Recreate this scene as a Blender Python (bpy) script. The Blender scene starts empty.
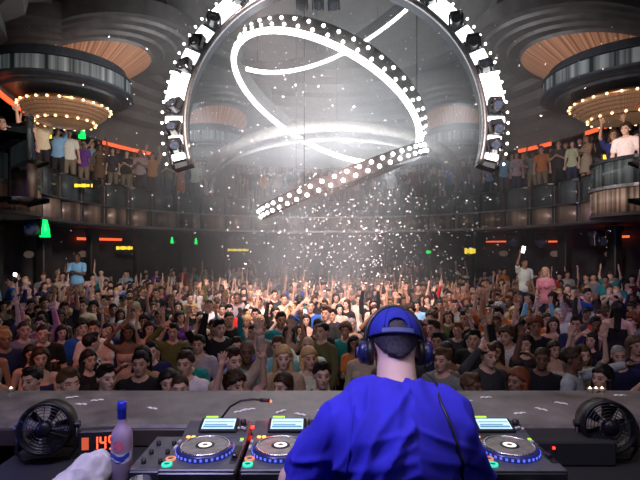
import bpy, math, random
import numpy as np
from mathutils import Vector, Matrix, noise as mnoise

random.seed(7)
rng = np.random.default_rng(7)
PI = math.pi
SC = bpy.context.scene
COL = SC.collection
CAMZ, F, HZ = 1.85, 480.0, 250.0


def P(px, py, D):
    """world point that photo pixel (px,py) shows at distance D"""
    return Vector(((px - 320) / F * D, D, CAMZ + (HZ - py) / F * D))


# ------------------------------------------------------------------ materials
def new_mat(name):
    m = bpy.data.materials.new(name)
    m.use_nodes = True
    nt = m.node_tree
    nt.nodes.clear()
    out = nt.nodes.new('ShaderNodeOutputMaterial')
    b = nt.nodes.new('ShaderNodeBsdfPrincipled')
    nt.links.new(b.outputs[0], out.inputs[0])
    return m, nt, b


def mat(name, col, rough=0.5, metal=0.0, var=0.25, scale=6.0, bump=0.0, emit=None, es=0.0, spec=0.5, alpha=1.0, trans=0.0):
    m, nt, b = new_mat(name)
    tc = nt.nodes.new('ShaderNodeTexCoord')
    n = nt.nodes.new('ShaderNodeTexNoise')
    n.inputs['Scale'].default_value = scale
    n.inputs['Detail'].default_value = 4
    nt.links.new(tc.outputs['Object'], n.inputs['Vector'])
    r = nt.nodes.new('ShaderNodeValToRGB')
    c = list(col)
    r.color_ramp.elements[0].color = [x * (1 - var) for x in c] + [1]
    r.color_ramp.elements[1].color = [min(1, x * (1 + var)) for x in c] + [1]
    r.color_ramp.elements[0].position = .3
    r.color_ramp.elements[1].position = .7
    nt.links.new(n.outputs['Fac'], r.inputs[0])
    nt.links.new(r.outputs[0], b.inputs['Base Color'])
    b.inputs['Roughness'].default_value = rough
    b.inputs['Metallic'].default_value = metal
    b.inputs['Specular IOR Level'].default_value = spec
    b.inputs['Alpha'].default_value = alpha
    b.inputs['Transmission Weight'].default_value = trans
    if bump:
        bp = nt.nodes.new('ShaderNodeBump')
        bp.inputs['Strength'].default_value = bump
        bp.inputs['Distance'].default_value = .01
        nt.links.new(n.outputs['Fac'], bp.inputs['Height'])
        nt.links.new(bp.outputs[0], b.inputs['Normal'])
    if emit:
        b.inputs['Emission Color'].default_value = list(emit) + [1]
        b.inputs['Emission Strength'].default_value = es
    return m


def glow(name, col, s):
    return mat(name, [min(1, c * .6) for c in col], .4, emit=col, es=s, var=.05)


def object_colour_mat(name, rough=.8, scale=40.0, var=.35, feat=None, sheen=0.0):
    """base colour = the object's own colour, broken up by noise"""
    m, nt, b = new_mat(name)
    oi = nt.nodes.new('ShaderNodeObjectInfo')
    tc = nt.nodes.new('ShaderNodeTexCoord')
    n = nt.nodes.new('ShaderNodeTexNoise')
    n.inputs['Scale'].default_value = scale
    nt.links.new(tc.outputs['Object'], n.inputs['Vector'])
    mr = nt.nodes.new('ShaderNodeMapRange')
    mr.inputs[3].default_value = 1 - var
    mr.inputs[4].default_value = 1 + var
    nt.links.new(n.outputs['Fac'], mr.inputs[0])
    mx = nt.nodes.new('ShaderNodeMix')
    mx.data_type = 'RGBA'
    mx.blend_type = 'MULTIPLY'
    mx.inputs[0].default_value = 1
    nt.links.new(oi.outputs['Color'], mx.inputs[6])
    nt.links.new(mr.outputs[0], mx.inputs[7])
    last = mx.outputs[2]
    if feat:
        at = nt.nodes.new('ShaderNodeAttribute')
        at.attribute_name = feat
        sp = nt.nodes.new('ShaderNodeSeparateColor')
        nt.links.new(at.outputs['Color'], sp.inputs[0])
        for ch, c in ((0, (.035, .022, .018, 1)), (1, (.28, .11, .09, 1))):
            k = nt.nodes.new('ShaderNodeMix')
            k.data_type = 'RGBA'
            nt.links.new(sp.outputs[ch], k.inputs[0])
            nt.links.new(last, k.inputs[6])
            k.inputs[7].default_value = c
            last = k.outputs[2]
    nt.links.new(last, b.inputs['Base Color'])
    b.inputs['Roughness'].default_value = rough
    b.inputs['Specular IOR Level'].default_value = .3
    return m


M = {}
M['skin'] = object_colour_mat('skin', .55, 14, .12, feat='feat')
M['cloth'] = object_colour_mat('cloth', .9, 30, .3)
M['hair'] = object_colour_mat('hair', .5, 60, .45)
M['black'] = mat('black_plastic', (.012, .012, .014), .45, scale=20)
M['satin'] = mat('satin_black', (.02, .02, .024), .3, scale=20)
M['darkmetal'] = mat('dark_metal', (.05, .05, .055), .35, .8, scale=12)
M['steel'] = mat('steel', (.35, .35, .36), .35, .9, scale=12)
M['grey'] = mat('grey_metal', (.22, .21, .2), .5, .3, scale=9)
M['deck'] = mat('deck_grey', (.105, .108, .115), .42, .3, scale=30, var=.15)
M['white'] = mat('white_light', (1, 1, 1), .4, emit=(1, .99, .97), es=6)
M['panel'] = mat('panel_light', (1, 1, 1), .4, emit=(.97, .99, 1), es=5)
M['bulb'] = mat('bulb_light', (1, 1, 1), .4, emit=(1, .98, .94), es=9)
M['warm'] = mat('warm_bulb', (1, .8, .5), .4, emit=(1, .62, .30), es=2.6)
M['red'] = glow('red_strip', (1, .13, .04), 1.3)
M['green'] = glow('green_lamp', (.0, .9, .12), 1.6)
M['yellow'] = glow('yellow_sign', (1, .75, .05), 1.2)
M['fascia'] = mat('dark_fascia', (.045, .042, .042), .5, .2, scale=2)


# ------------------------------------------------------------------ mesh helpers
class MB:
    def __init__(s):
        s.v, s.f, s.m = [], [], []

    def add(s, v, f, mi=0):
        o = len(s.v)
        s.v += [tuple(x) for x in v]
        s.f += [tuple(o + i for i in q) for q in f]
        s.m += [mi] * len(f)

    def box(s, c, d, rz=0.0, mi=0, ch=0.0, R=None):
        x, y, z = (k / 2 for k in d)
        R = R or Matrix.Rotation(rz, 3, 'Z')
        c = Vector(c)
        if ch <= 0:
            v = [(a * x, b * y, e * z) for e in (-1, 1) for a, b in ((-1, -1), (1, -1), (1, 1), (-1, 1))]
            f = [(3, 2, 1, 0), (4, 5, 6, 7), (0, 1, 5, 4), (1, 2, 6, 5), (2, 3, 7, 6), (3, 0, 4, 7)]
        else:
            lay = []
            for zz, i in ((-z, ch), (-z + ch, 0), (z - ch, 0), (z, ch)):
                X, Y = x - i, y - i
                lay += [(-X + ch, -Y, zz), (X - ch, -Y, zz), (X, -Y + ch, zz), (X, Y - ch, zz), (X - ch, Y, zz), (-X + ch, Y, zz), (-X, Y - ch, zz), (-X, -Y + ch, zz)]
            v = lay
            f = [tuple(range(7, -1, -1)), tuple(range(24, 32))]
            for k in range(3):
                for i in range(8):
                    j = (i + 1) % 8
                    f.append((k * 8 + i, k * 8 + j, k * 8 + 8 + j, k * 8 + 8 + i))
        s.add([c + R @ Vector(p) for p in v], f, mi)

    def lathe(s, prof, c=(0, 0, 0), n=24, a0=0.0, a1=2 * PI, mi=0, R=None, close=False):
        c = Vector(c)
        full = abs(a1 - a0) > 2 * PI - 1e-4
        k = n if full else n + 1
        v, f = [], []
        for i in range(k):
            a = a0 + (a1 - a0) * i / n
            for r, z in prof:
                p = Vector((r * math.cos(a), r * math.sin(a), z))
                v.append(c + (R @ p if R else p))
        L = len(prof)
        for i in range(n):
            j = (i + 1) % k
            for q in range(L - 1 + (1 if close else 0)):
                q2 = (q + 1) % L
                f.append((i * L + q, j * L + q, j * L + q2, i * L + q2))
        s.add(v, f, mi)

    def tube(s, path, r, n=8, closed=False, mi=0, caps=True):
        path = [Vector(p) for p in path]
        N = len(path)
        rr = r if isinstance(r, (list, tuple)) else [r] * N
        v, f = [], []
        pu = None
        for i in range(N):
            a = path[(i - 1) % N] if (closed or i > 0) else path[i]
            b = path[(i + 1) % N] if (closed or i < N - 1) else path[i]
            t = (b - a).normalized()
            if pu is None:
                pu = t.orthogonal().normalized()
            u = (pu - t * pu.dot(t)).normalized()
            pu = u
            w = t.cross(u)
            for k in range(n):
                an = 2 * PI * k / n
                v.append(path[i] + (u * math.cos(an) + w * math.sin(an)) * rr[i])
        for i in range(N if closed else N - 1):
            j = (i + 1) % N
            for k in range(n):
                l = (k + 1) % n
                f.append((i * n + k, i * n + l, j * n + l, j * n + k))
        if caps and not closed:
            f.append(tuple(range(n - 1, -1, -1)))
            f.append(tuple((N - 1) * n + k for k in range(n)))
        s.add(v, f, mi)

    def sphere(s, c, r, n=10, m=6, sc=(1, 1, 1), mi=0):
        prof = [(max(1e-5, r * math.sin(PI * i / m)), -r * math.cos(PI * i / m)) for i in range(m + 1)]
        R = Matrix.Diagonal(sc)
        s.lathe(prof, c, n, mi=mi, R=R)

    def build(s, name, mats, parent=None, smooth=False, loc=None, rot=None):
        me = bpy.data.meshes.new(name)
        me.from_pydata(s.v, [], s.f)
        for m in (mats if isinstance(mats, (list, tuple)) else [mats]):
            me.materials.append(m)
        if any(s.m):
            me.polygons.foreach_set('material_index', s.m)
        if smooth:
            me.polygons.foreach_set('use_smooth', [True] * len(me.polygons))
        me.update()
        return link(name, me, parent, loc, rot)


def link(name, me, parent=None, loc=None, rot=None):
    o = bpy.data.objects.new(name, me)
    COL.objects.link(o)
    if parent:
        o.parent = parent
    if loc is not None:
        o.location = loc
    if rot is not None:
        o.rotation_euler = rot
    return o


def tag(o, label, cat=None, group=None, kind=None):
    o['label'] = label
    if cat:
        o['category'] = cat
    if group:
        o['group'] = group
    if kind:
        o['kind'] = kind
    return o


def empty(name, loc=(0, 0, 0), rz=0.0):
    o = link(name, None, None, loc, (0, 0, rz))
    o.empty_display_size = .1
    return o


def copy_tree(o, parent=None):
    c = o.copy()
    COL.objects.link(c)
    c.parent = parent
    if parent is not None:
        c.matrix_parent_inverse = o.matrix_parent_inverse.copy()
    for ch in list(o.children):
        copy_tree(ch, c)
    return c


def struct(o, label):
    return tag(o, label, None, None, 'structure')


# ------------------------------------------------------------------ distance-field bodies
class Body:
    """smooth union of limbs and masses -> one continuous surface"""

    def __init__(s):
        s.p = []

    def cap(s, a, b, ra, rb=None, k=.02):
        s.p.append(('c', np.array(a, float), np.array(b, float), ra, ra if rb is None else rb, k))
        return s

    def ell(s, c, r, k=.03, R=None):
        s.p.append(('e', np.array(c, float), np.array(r, float), None if R is None else np.array(R, float), k))
        return s

    def grown(s, g, keep=None):
        o = Body()
        for i, q in enumerate(s.p):
            if q[0] == 'c':
                o.p.append(('c', q[1], q[2], q[3] + g, q[4] + g, q[5]))
            else:
                o.p.append(('e', q[1], q[2] + g, q[3], q[4]))
        return o

    def mesh(s, h, cut=None):
        los, his = [], []
        for q in s.p:
            if q[0] == 'c':
                r = max(q[3], q[4])
                los.append(np.minimum(q[1], q[2]) - r)
                his.append(np.maximum(q[1], q[2]) + r)
            else:
                r = q[2] if q[3] is None else np.full(3, q[2].max())
                los.append(q[1] - r)
                his.append(q[1] + r)
        lo = np.min(los, 0) - 2.5 * h
        hi = np.max(his, 0) + 2.5 * h
        n = np.ceil((hi - lo) / h).astype(int) + 1
        ax = [lo[i] + h * np.arange(n[i]) for i in range(3)]
        D = np.full(n, .12, np.float32)
        for q, a, b in zip(s.p, los, his):
            k = q[-1]
            mg = k + 3 * h
            i0 = np.maximum(0, np.floor((a - mg - lo) / h).astype(int))
            i1 = np.minimum(n, np.ceil((b + mg - lo) / h).astype(int) + 1)
            X = ax[0][i0[0]:i1[0], None, None]
            Y = ax[1][None, i0[1]:i1[1], None]
            Z = ax[2][None, None, i0[2]:i1[2]]
            if q[0] == 'c':
                A, B, ra, rb = q[1:5]
                d = B - A
                L = max(1e-9, float(d @ d))
                t = np.clip(((X - A[0]) * d[0] + (Y - A[1]) * d[1] + (Z - A[2]) * d[2]) / L, 0, 1)
                e = np.sqrt((X - A[0] - t * d[0]) ** 2 + (Y - A[1] - t * d[1]) ** 2 + (Z - A[2] - t * d[2]) ** 2) - (ra + (rb - ra) * t)
            else:
                c, r, R = q[1], q[2], q[3]
                x, y, z = X - c[0], Y - c[1], Z - c[2]
                if R is not None:
                    x, y, z = (R[0, 0] * x + R[1, 0] * y + R[2, 0] * z, R[0, 1] * x + R[1, 1] * y + R[2, 1] * z, R[0, 2] * x + R[1, 2] * y + R[2, 2] * z)
                k0 = np.sqrt((x / r[0]) ** 2 + (y / r[1]) ** 2 + (z / r[2]) ** 2)
                k1 = np.sqrt((x / r[0] ** 2) ** 2 + (y / r[1] ** 2) ** 2 + (z / r[2] ** 2) ** 2) + 1e-9
                e = k0 * (k0 - 1) / k1
            sub = D[i0[0]:i1[0], i0[1]:i1[1], i0[2]:i1[2]]
            hh = np.clip(.5 + .5 * (e - sub) / k, 0, 1)
            sub[...] = e + (sub - e) * hh - k * hh * (1 - hh)
        if cut is not None:
            D = np.maximum(D, cut(ax[0][:, None, None], ax[1][None, :, None], ax[2][None, None, :])).astype(np.float32)
        return nets(D, lo, h)


def nets(D, lo, h):
    S = D < 0
    n = np.array(D.shape) - 1
    cnt = np.zeros(n, np.int16)
    acc = np.zeros((3,) + tuple(n), np.float32)

    def sl(o):
        return tuple(slice(o[i], o[i] + n[i]) for i in range(3))
    for axis in range(3):
        for u in (0, 1):
            for w in (0, 1):
                o0 = [0, 0, 0]
                oth = [i for i in range(3) if i != axis]
                o0[oth[0]] = u
                o0[oth[1]] = w
                o1 = list(o0)
                o1[axis] = 1
                a, b = D[sl(o0)], D[sl(o1)]
                cr = S[sl(o0)] != S[sl(o1)]
                t = np.where(cr, a / np.where(cr, a - b, 1), 0)
                cnt += cr
                acc[axis] += t
                if u:
                    acc[oth[0]] += cr
                if w:
                    acc[oth[1]] += cr
    act = cnt > 0
    idx = np.full(n, -1, np.int64)
    idx[act] = np.arange(act.sum())
    ijk = np.argwhere(act)
    V = lo + h * (ijk + (acc[:, act] / cnt[act]).T)
    Q = []
    for axis in range(3):
        o1 = [slice(None)] * 3
        o0 = [slice(None)] * 3
        o0[axis] = slice(0, -1)
        o1[axis] = slice(1, None)
        cr = S[tuple(o0)] != S[tuple(o1)]
        pts = np.argwhere(cr)
        oth = [(axis + 1) % 3, (axis + 2) % 3]
        ok = np.all((pts[:, oth] >= 1), 1) & (pts[:, oth[0]] < n[oth[0]]) & (pts[:, oth[1]] < n[oth[1]])
        pts = pts[ok]
        flip = ~S[tuple(o0)][tuple(pts.T)]
        e0 = np.zeros(3, int)
        e1 = np.zeros(3, int)
        e0[oth[0]] = 1
        e1[oth[1]] = 1
        g = lambda p: idx[tuple(p.T)]
        q = np.stack([g(pts), g(pts - e0), g(pts - e0 - e1), g(pts - e1)], 1)
        q[~flip] = q[~flip]
        q[flip] = q[flip][:, ::-1]
        Q.append(q)
    return V, np.concatenate(Q)


def to_mesh(name, V, Q, material, feat=None):
    me = bpy.data.meshes.new(name)
    nq = len(Q)
    me.vertices.add(len(V))
    me.vertices.foreach_set('co', V.astype(np.float32).ravel())
    me.loops.add(nq * 4)
    me.loops.foreach_set('vertex_index', Q.astype(np.int32).ravel())
    me.polygons.add(nq)
    me.polygons.foreach_set('loop_start', np.arange(0, nq * 4, 4, dtype=np.int32))
    me.polygons.foreach_set('use_smooth', np.ones(nq, bool))
    if feat is not None:
        a = me.color_attributes.new('feat', 'FLOAT_COLOR', 'POINT')
        a.data.foreach_set('color', feat.astype(np.float32).ravel())
    me.materials.append(material)
    me.update(calc_edges=True)
    me.validate()
    return me


def head_into(b, c, R=np.eye(3), s=1.0):
    """add a head (face towards local -y) centred at eye height c"""
    c = np.array(c, float)
    T = lambda p: c + s * (R @ np.array(p, float))
    E = lambda p, r, k: b.ell(T(p), s * np.array(r), k, R)
    E((0, .012, .03), (.076, .094, .088), .02)
    E((0, -.025, -.03), (.061, .068, .085), .02)
    E((0, -.055, -.092), (.032, .032, .026), .02)
    E((0, -.076, .026), (.048, .018, .011), .012)
    b.cap(T((0, -.09, .004)), T((0, -.112, -.03)), .008 * s, .0135 * s, .008)
    E((0, -.088, -.062), (.024, .012, .010), .008)
    for x in (-1, 1):
        E((x * .077, .012, -.008), (.011, .021, .031), .006)
        E((x * .040, -.062, -.022), (.02, .02, .018), .012)


def face_feat(V, c, R=np.eye(3), s=1.0):
    L = ((V - np.array(c)) @ R) / s
    f = np.zeros((len(V), 4))
    f[:, 3] = 1
    fr = L[:, 1] < -.045
    ex = (np.abs(L[:, 0]) - .031) / .017
    ez = L[:, 2] / .009
    eye = np.clip(1.5 - (ex ** 2 + ez ** 2), 0, 1)
    br = np.clip(1.5 - (((np.abs(L[:, 0]) - .031) / .022) ** 2 + ((L[:, 2] - .026) / .007) ** 2), 0, 1) * .8
    f[:, 0] = np.where(fr, np.maximum(eye, br), 0)
    lp = np.clip(1.5 - ((L[:, 0] / .024) ** 2 + ((L[:, 2] + .062) / .009) ** 2), 0, 1)
    f[:, 1] = np.where(fr, lp, 0) * .9
    return f


def hair_mesh(style, h=.011, full=None):
    """in the head's frame (origin at eye height, face to -y)"""
    b = Body()
    g = dict(short=.008, crop=.003, curly=.03, bob=.016, long=.015, bun=.009, cap=.012)[style]
    b.ell((0, .016, .034), (.078 + g, .096 + g, .09 + g), .02)
    if style == 'short':
        b.ell((0, -.045, .115), (.05, .045, .025), .03)
    if style == 'long':
        for x in (-1, 1):
            b.cap((x * .07, .03, .0), (x * .092, .005, -.23), .032, .028, .03)
        b.cap((0, .075, .0), (0, .085, -.30), .055, .05, .04)
    if style == 'bob':
        for x in (-1, 1):
            b.cap((x * .072, .02, .0), (x * .085, .0, -.1), .034, .03, .03)
        b.cap((0, .07, .0), (0, .075, -.11), .055, .05, .04)
    if style == 'bun':
        b.ell((0, .05, .15), (.045, .045, .04), .02)
    if style == 'cap':
        b.ell((0, -.13, .062), (.062, .07, .011), .012)

    def cut(X, Y, Z):
        zero = 0 * X + 0 * Y + 0 * Z
        if style == 'cap':
            return .045 - Z + zero
        face = (-Y - .038) - 1.25 * (Z - .03) + zero
        if style in ('long', 'bob'):
            side = np.maximum(-Y - .03 + zero, np.minimum(.055 - np.abs(X), .03 - Y) + zero)
            return np.where(Z + zero < 0, side, face)
        return np.maximum(face, -.078 - Z)
    def cut2(X, Y, Z):
        return cut(X + 0 * X, Y + .010 * np.sin(X * 95 + 1.3) + .007 * np.sin(X * 41 + Z * 60), Z)
    V, Q = b.mesh(h, cut2 if style != 'cap' else cut)
    if style != 'cap':
        am, fq = dict(curly=(.016, 45), short=(.007, 38), long=(.007, 22), bob=(.006, 25)).get(style, (.003, 40))
        for i in range(len(V)):
            p = Vector(V[i])
            V[i] += np.array(mnoise.noise_vector(Vector((p.x * fq, p.y * fq, p.z * fq * .6)))) * am
    return V, Q


ARMS = {
    # per arm: elbow, wrist (x is outward), hand direction
    'down': ((.245, .02, 1.13), (.26, -.07, .90), (0, -.15, -1)),
    'up': ((.27, -.08, 1.60), (.23, -.13, 1.85), (-.1, -.1, 1)),
    'high': ((.22, -.03, 1.66), (.19, -.06, 1.92), (0, 0, 1)),
    'hold': ((.22, -.22, 1.34), (.12, -.32, 1.56), (-.2, -.2, 1)),
    'front': ((.23, -.10, 1.13), (.06, -.27, 1.20), (-.7, -.6, .3)),
    'head': ((.33, -.06, 1.50), (.15, -.06, 1.70), (-.8, .3, .5)),
    'reach': ((.25, -.20, 1.47), (.20, -.44, 1.58), (-.1, -1, .3)),
}
SH = {'m': .185, 'f': .16}


def hand_into(b, w, d, side, r=.0115, curl=0.0):
    d = Vector(d).normalized()
    lat = Vector((1, 0, 0))
    lat = (lat - d * lat.dot(d)).normalized()
    nrm = d.cross(lat)
    w = Vector(w)
    b.ell(w + d * .045, (.034, .03, .034), .02)
    for i, (o, L) in enumerate(((-.031, .062), (-.0105, .075), (.0105, .078), (.031, .068))):
        base = w + d * .075 + lat * o * .9
        mid = base + d * L * .5 + lat * o * .25
        tip = mid + d * L * .5 + nrm * curl * L * .5 + lat * o * .2
        b.cap(base, mid, r, r * .95, .006)
        b.cap(mid, tip, r * .95, r * .8, .004)
    th = w + d * .03 - lat * side * .028
    b.cap(th, th + d * .028 - lat * side * .03, r * 1.15, r, .01)
    b.cap(th + d * .028 - lat * side * .03, th + d * .058 - lat * side * .036, r, r * .85, .005)


def person_bodies(sex, la, ra, h=.0105, far=False):
    """body, shirt(short), shirt(long), dress, trousers as (V,Q)"""
    sx = SH[sex]
    hc = (0, -.005, 1.625)
    tor = Body()
    if sex == 'm':
        tor.ell((0, .0, 1.27), (.165, .105, .19), .05).ell((0, .0, 1.06), (.143, .098, .16), .05).ell((0, .0, .92), (.158, .108, .12), .05)
    else:
        tor.ell((0, .0, 1.27), (.138, .09, .18), .05).ell((0, .0, 1.08), (.115, .083, .15), .05).ell((0, .0, .92), (.163, .108, .125), .05)
        for x in (-1, 1):
            tor.ell((x * .062, -.085, 1.28), (.055, .045, .055), .03)
    tor.cap((-sx + .03, .01, 1.405), (sx - .03, .01, 1.405), .05, .05, .05)
    tor.cap((-.06, .012, 1.45), (.06, .012, 1.45), .04, .04, .04)
    legs = Body()
    for x in (-1, 1):
        legs.cap((x * .085, .0, .9), (x * .1, -.01, .5), .088, .058, .03)
        legs.cap((x * .1, -.01, .5), (x * .105, .02, .1), .056, .038, .02)
    arms_s, arms_l = Body(), Body()
    arms = Body()
    for side, nm in ((-1, la), (1, ra)):
        e, w, d = ARMS[nm]
        k = sx / .185
        s0 = (side * sx, .01, 1.395)
        e = (side * e[0] * k, e[1], e[2])
        w = (side * w[0] * k, w[1], w[2])
        d = (side * d[0], d[1], d[2])
        q = .85 if sex == 'f' else 1
        arms.cap(s0, e, .05 * q, .038 * q, .03)
        arms.cap(e, w, .038 * q, .026 * q, .012)
        if not far:
            hand_into(arms, w, d, side)
        else:
            dd = np.array(d) / np.linalg.norm(d)
            arms.cap(w, np.array(w) + dd * .15, .034, .022, .02)
        mid = tuple(s0[i] + (e[i] - s0[i]) * .62 for i in range(3))
        arms_s.cap(s0, mid, .066 * q, .064 * q, .03)
        arms_l.cap(s0, e, .064 * q, .053 * q, .03)
        arms_l.cap(e, tuple(e[i] + (w[i] - e[i]) * .93 for i in range(3)), .053 * q, .04 * q, .02)
    body = Body()
    body.p = tor.p + legs.p + arms.p
    body.cap((0, .022, 1.43), (0, .012, 1.57), .056 if sex == 'm' else .047, .052 if sex == 'm' else .044, .03)
    for x in (-1, 1):
        body.cap((x * .105, .045, .05), (x * .115, -.13, .035), .045, .036, .03)
    head_into(body, hc, s=1.0 if sex == 'm' else .95)
    out = {'body': body.mesh(h)}
    nk = lambda X, Y, Z: .078 - np.sqrt(X ** 2 * .8 + (Y - .0) ** 2 + ((Z - 1.495) * 1.0) ** 2)
    gt = tor.grown(.014)

    def top(extra):
        b = Body()
        b.p = gt.p + extra.p + [('e', np.array((0, 0, .93)), np.array((.186, .132, .16)), None, .05)]
        return b.mesh(h * 1.25, lambda X, Y, Z: np.maximum(nk(X, Y, Z), .84 - Z))
    if far:
        out['tee'] = top(arms_s)
        return out
    out['tee'] = top(arms_s)
    out['long'] = top(arms_l)
    b = Body()
    b.p = gt.grown(-.002).p + [p for p in Body().cap((0, 0, .95), (0, 0, .56), .165, .20, .06).p]
    out['dress'] = b.mesh(h * 1.25, lambda X, Y, Z: np.maximum(np.maximum(Z - 1.335, .52 - Z), -9 + 0 * X + 0 * Y))
    b = Body()
    b.p = legs.grown(.012).p + [('e', np.array((0, 0, .90)), np.array((.166, .115, .12)), None, .04)]
    out['trousers'] = b.mesh(h * 1.4, lambda X, Y, Z: np.maximum(Z - .95, .09 - Z) + 0 * X + 0 * Y)
    return out



# ------------------------------------------------------------------ people: the dance floor and the balconies
FLOOR = -0.95
BALC = 4.85
CX, CY, RB = .5, 22.0, 12.5
_bod, _hair = {}, {}


def body_set(sex, la, ra):
    k = (sex, la, ra)
    if k not in _bod:
        r = person_bodies(sex, la, ra)
        ms = {}
        for n, (V, Q) in r.items():
            ft = face_feat(V, (0, -.005, 1.625), s=1.0 if sex == 'm' else .95) if n == 'body' else None
            ms[n] = to_mesh('person_' + n, V, Q, M['skin'] if n == 'body' else M['cloth'], ft)
        _bod[k] = ms
    return _bod[k]


def hair_set(style):
    if style not in _hair:
        V, Q = hair_mesh(style)
        _hair[style] = to_mesh('hair_' + style, V, Q, M['hair'])
    return _hair[style]


SKINS = [(.62, .40, .30), (.55, .34, .25), (.68, .46, .36), (.42, .25, .17), (.30, .17, .11), (.16, .085, .055), (.58, .37, .28)]
HAIRC = {'black': (.012, .010, .010), 'dark brown': (.035, .02, .012), 'brown': (.09, .05, .025), 'blond': (.5, .33, .15), 'auburn': (.16, .05, .02), 'grey': (.3, .29, .28)}
TOPC = {'black': (.012, .012, .014), 'charcoal': (.04, .04, .045), 'white': (.72, .71, .69), 'grey': (.2, .2, .21), 'pale grey': (.42, .42, .43), 'navy': (.015, .022, .08),
        'royal blue': (.02, .10, .45), 'light blue': (.22, .45, .65), 'red': (.5, .03, .03), 'maroon': (.16, .018, .03), 'pink': (.62, .25, .33), 'orange': (.6, .2, .05),
        'olive': (.10, .11, .04), 'teal': (.02, .22, .24), 'purple': (.15, .04, .28), 'beige': (.45, .36, .26), 'brown': (.13, .07, .04), 'cream': (.62, .56, .42)}
TOPW = [9, 5, 4, 4, 4, 5, 1.5, 2, 1.5, 1.5, 1.5, 1, 1.5, 1.5, 1, 2, 2, 1.5]
POSES = [('down', 'down', 'arms down', 10), ('up', 'down', 'one arm up', 3), ('down', 'up', 'other arm up', 3), ('up', 'up', 'both arms up', 3), ('front', 'front', 'hands together', 4),
         ('hold', 'down', 'hand at face', 2), ('head', 'down', 'hand on head', 1.5), ('down', 'reach', 'arm outstretched', 1.5), ('high', 'high', 'arms stretched up', 1)]
used_labels = set()
GROUPF, GROUPB = 'clubbers on the dance floor', 'guests along the balcony'


def lateral(px):
    for lim, t in ((75, 'past the blue-lit fan'), (165, 'past the frosted bottle'), (262, 'past the gooseneck lamp'), (345, 'past the middle deck'),
                   (440, "past the DJ's cap"), (545, 'past the end deck'), (9999, 'past the unlit fan')):
        if px < lim:
            return t


def wpick(items, w):
    return random.choices(items, weights=w)[0]


def make_person(x, y, z, place, sex=None, pose=None, top=None, garment=None, hair=None, style=None, skin=None, sc=None, turn=None, group=GROUPF, dark=1.0, label=None, lower=True, busy=1.0):
    for attempt in range(300):
        sx = sex or wpick(['m', 'f'], [6, 4])
        st = style or (wpick(['short', 'crop', 'curly', 'cap', 'bald'], [10, 4, 2, 1.2, .8]) if sx == 'm' else wpick(['long', 'bob', 'bun'], [7, 2, 1]))
        hc = hair or wpick(list(HAIRC), [10, 8, 3, (2.2 if sx == 'f' else .5), 1, .4])
        tc = top or wpick(list(TOPC), TOPW)
        gm = garment or (wpick(['tee', 'long'], [7, 4]) if sx == 'm' else wpick(['tee', 'dress', 'long'], [4, 4, 2]))
        ps = pose if pose is not None else POSES.index(wpick(POSES, [p[3] * (busy if i else 1) for i, p in enumerate(POSES)]))
        kc, kt = hc.replace(' ', '-'), tc.replace(' ', '-')
        hw = {'short': f'short {kc} hair', 'crop': f'cropped {kc} hair', 'curly': f'curly {kc} hair', 'cap': f'{kc} cap', 'bald': 'bald head',
              'long': f'long {kc} hair', 'bob': f'bobbed {kc} hair', 'bun': f'{kc} topknot hair'}[st]
        lb = label or '%s, %s, %s %s, %s, %s' % ('man' if sx == 'm' else 'woman', hw, kt, {'tee': 'T-shirt', 'long': 'shirt', 'dress': 'dress'}[gm], POSES[ps][2], place)
        if lb not in used_labels:
            break
    used_labels.add(lb)
    ms = body_set(sx, POSES[ps][0], POSES[ps][1])
    s = sc or random.uniform(.95, 1.05) * (1.0 if sx == 'm' else .955)
    rz = math.atan2(.2 - x, -(1.3 - y)) + random.gauss(0, .28) if turn is None else turn
    o = link('person', ms['body'], None, (x, y, z), (random.gauss(0, .02), random.gauss(0, .02), rz))
    o.scale = (s, s, s)
    k = skin or wpick(SKINS, [4, 4, 3, 3, 2, 1.5, 4])
    o.color = [c * dark for c in k] + [1]
    tag(o, lb, 'person', group)
    t = link({'tee': 't_shirt', 'long': 'shirt', 'dress': 'dress'}[gm], ms[gm], o)
    t.color = [c * random.uniform(.85, 1.1) for c in TOPC[tc]] + [1]
    if st != 'bald':
        hh = link('cap' if st == 'cap' else 'hair', hair_set(st), o, (0, -.005, 1.625))
        if sx == 'f':
            hh.scale = (.97,) * 3
        hh.color = list(HAIRC[hc]) + [1]
    if lower and gm != 'dress':
        p = link('trousers', ms['trousers'], o)
        p.color = random.choice([(.02, .02, .025, 1), (.03, .045, .09, 1), (.08, .08, .09, 1), (.2, .17, .12, 1)])
    return o


def person_at(px, py, D, **kw):
    """a person whose head top the photo shows at (px,py)"""
    q = P(px, py, D)
    sc = kw.get('sc') or 1.0
    kw['sc'] = sc
    return make_person(q.x, D, q.z - 1.752 * sc, '', **kw)





# ------------------------------------------------------------------ the hall (setting)
# the hall is drawn oversize; the loop at its end shrinks it about the camera
BEFORE_HALL = set(bpy.data.objects)
M['floor'] = mat('dance_floor', (.03, .028, .03), .5, scale=1.5)
M['wall'] = mat('dark_wall', (.055, .05, .055), .6, scale=1.2, var=.4)
M['stagewall'] = mat('stage_black', (.012, .012, .014), .8, scale=1.2)
M['dome'] = mat('dome_plaster', (.16, .15, .145), .6, .1, scale=1.2, var=.18)
M['mould'] = mat('dark_moulding', (.11, .10, .098), .45, .2, scale=2)
M['soffit'] = mat('soffit', (.05, .045, .045), .55, scale=1.5)


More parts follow.
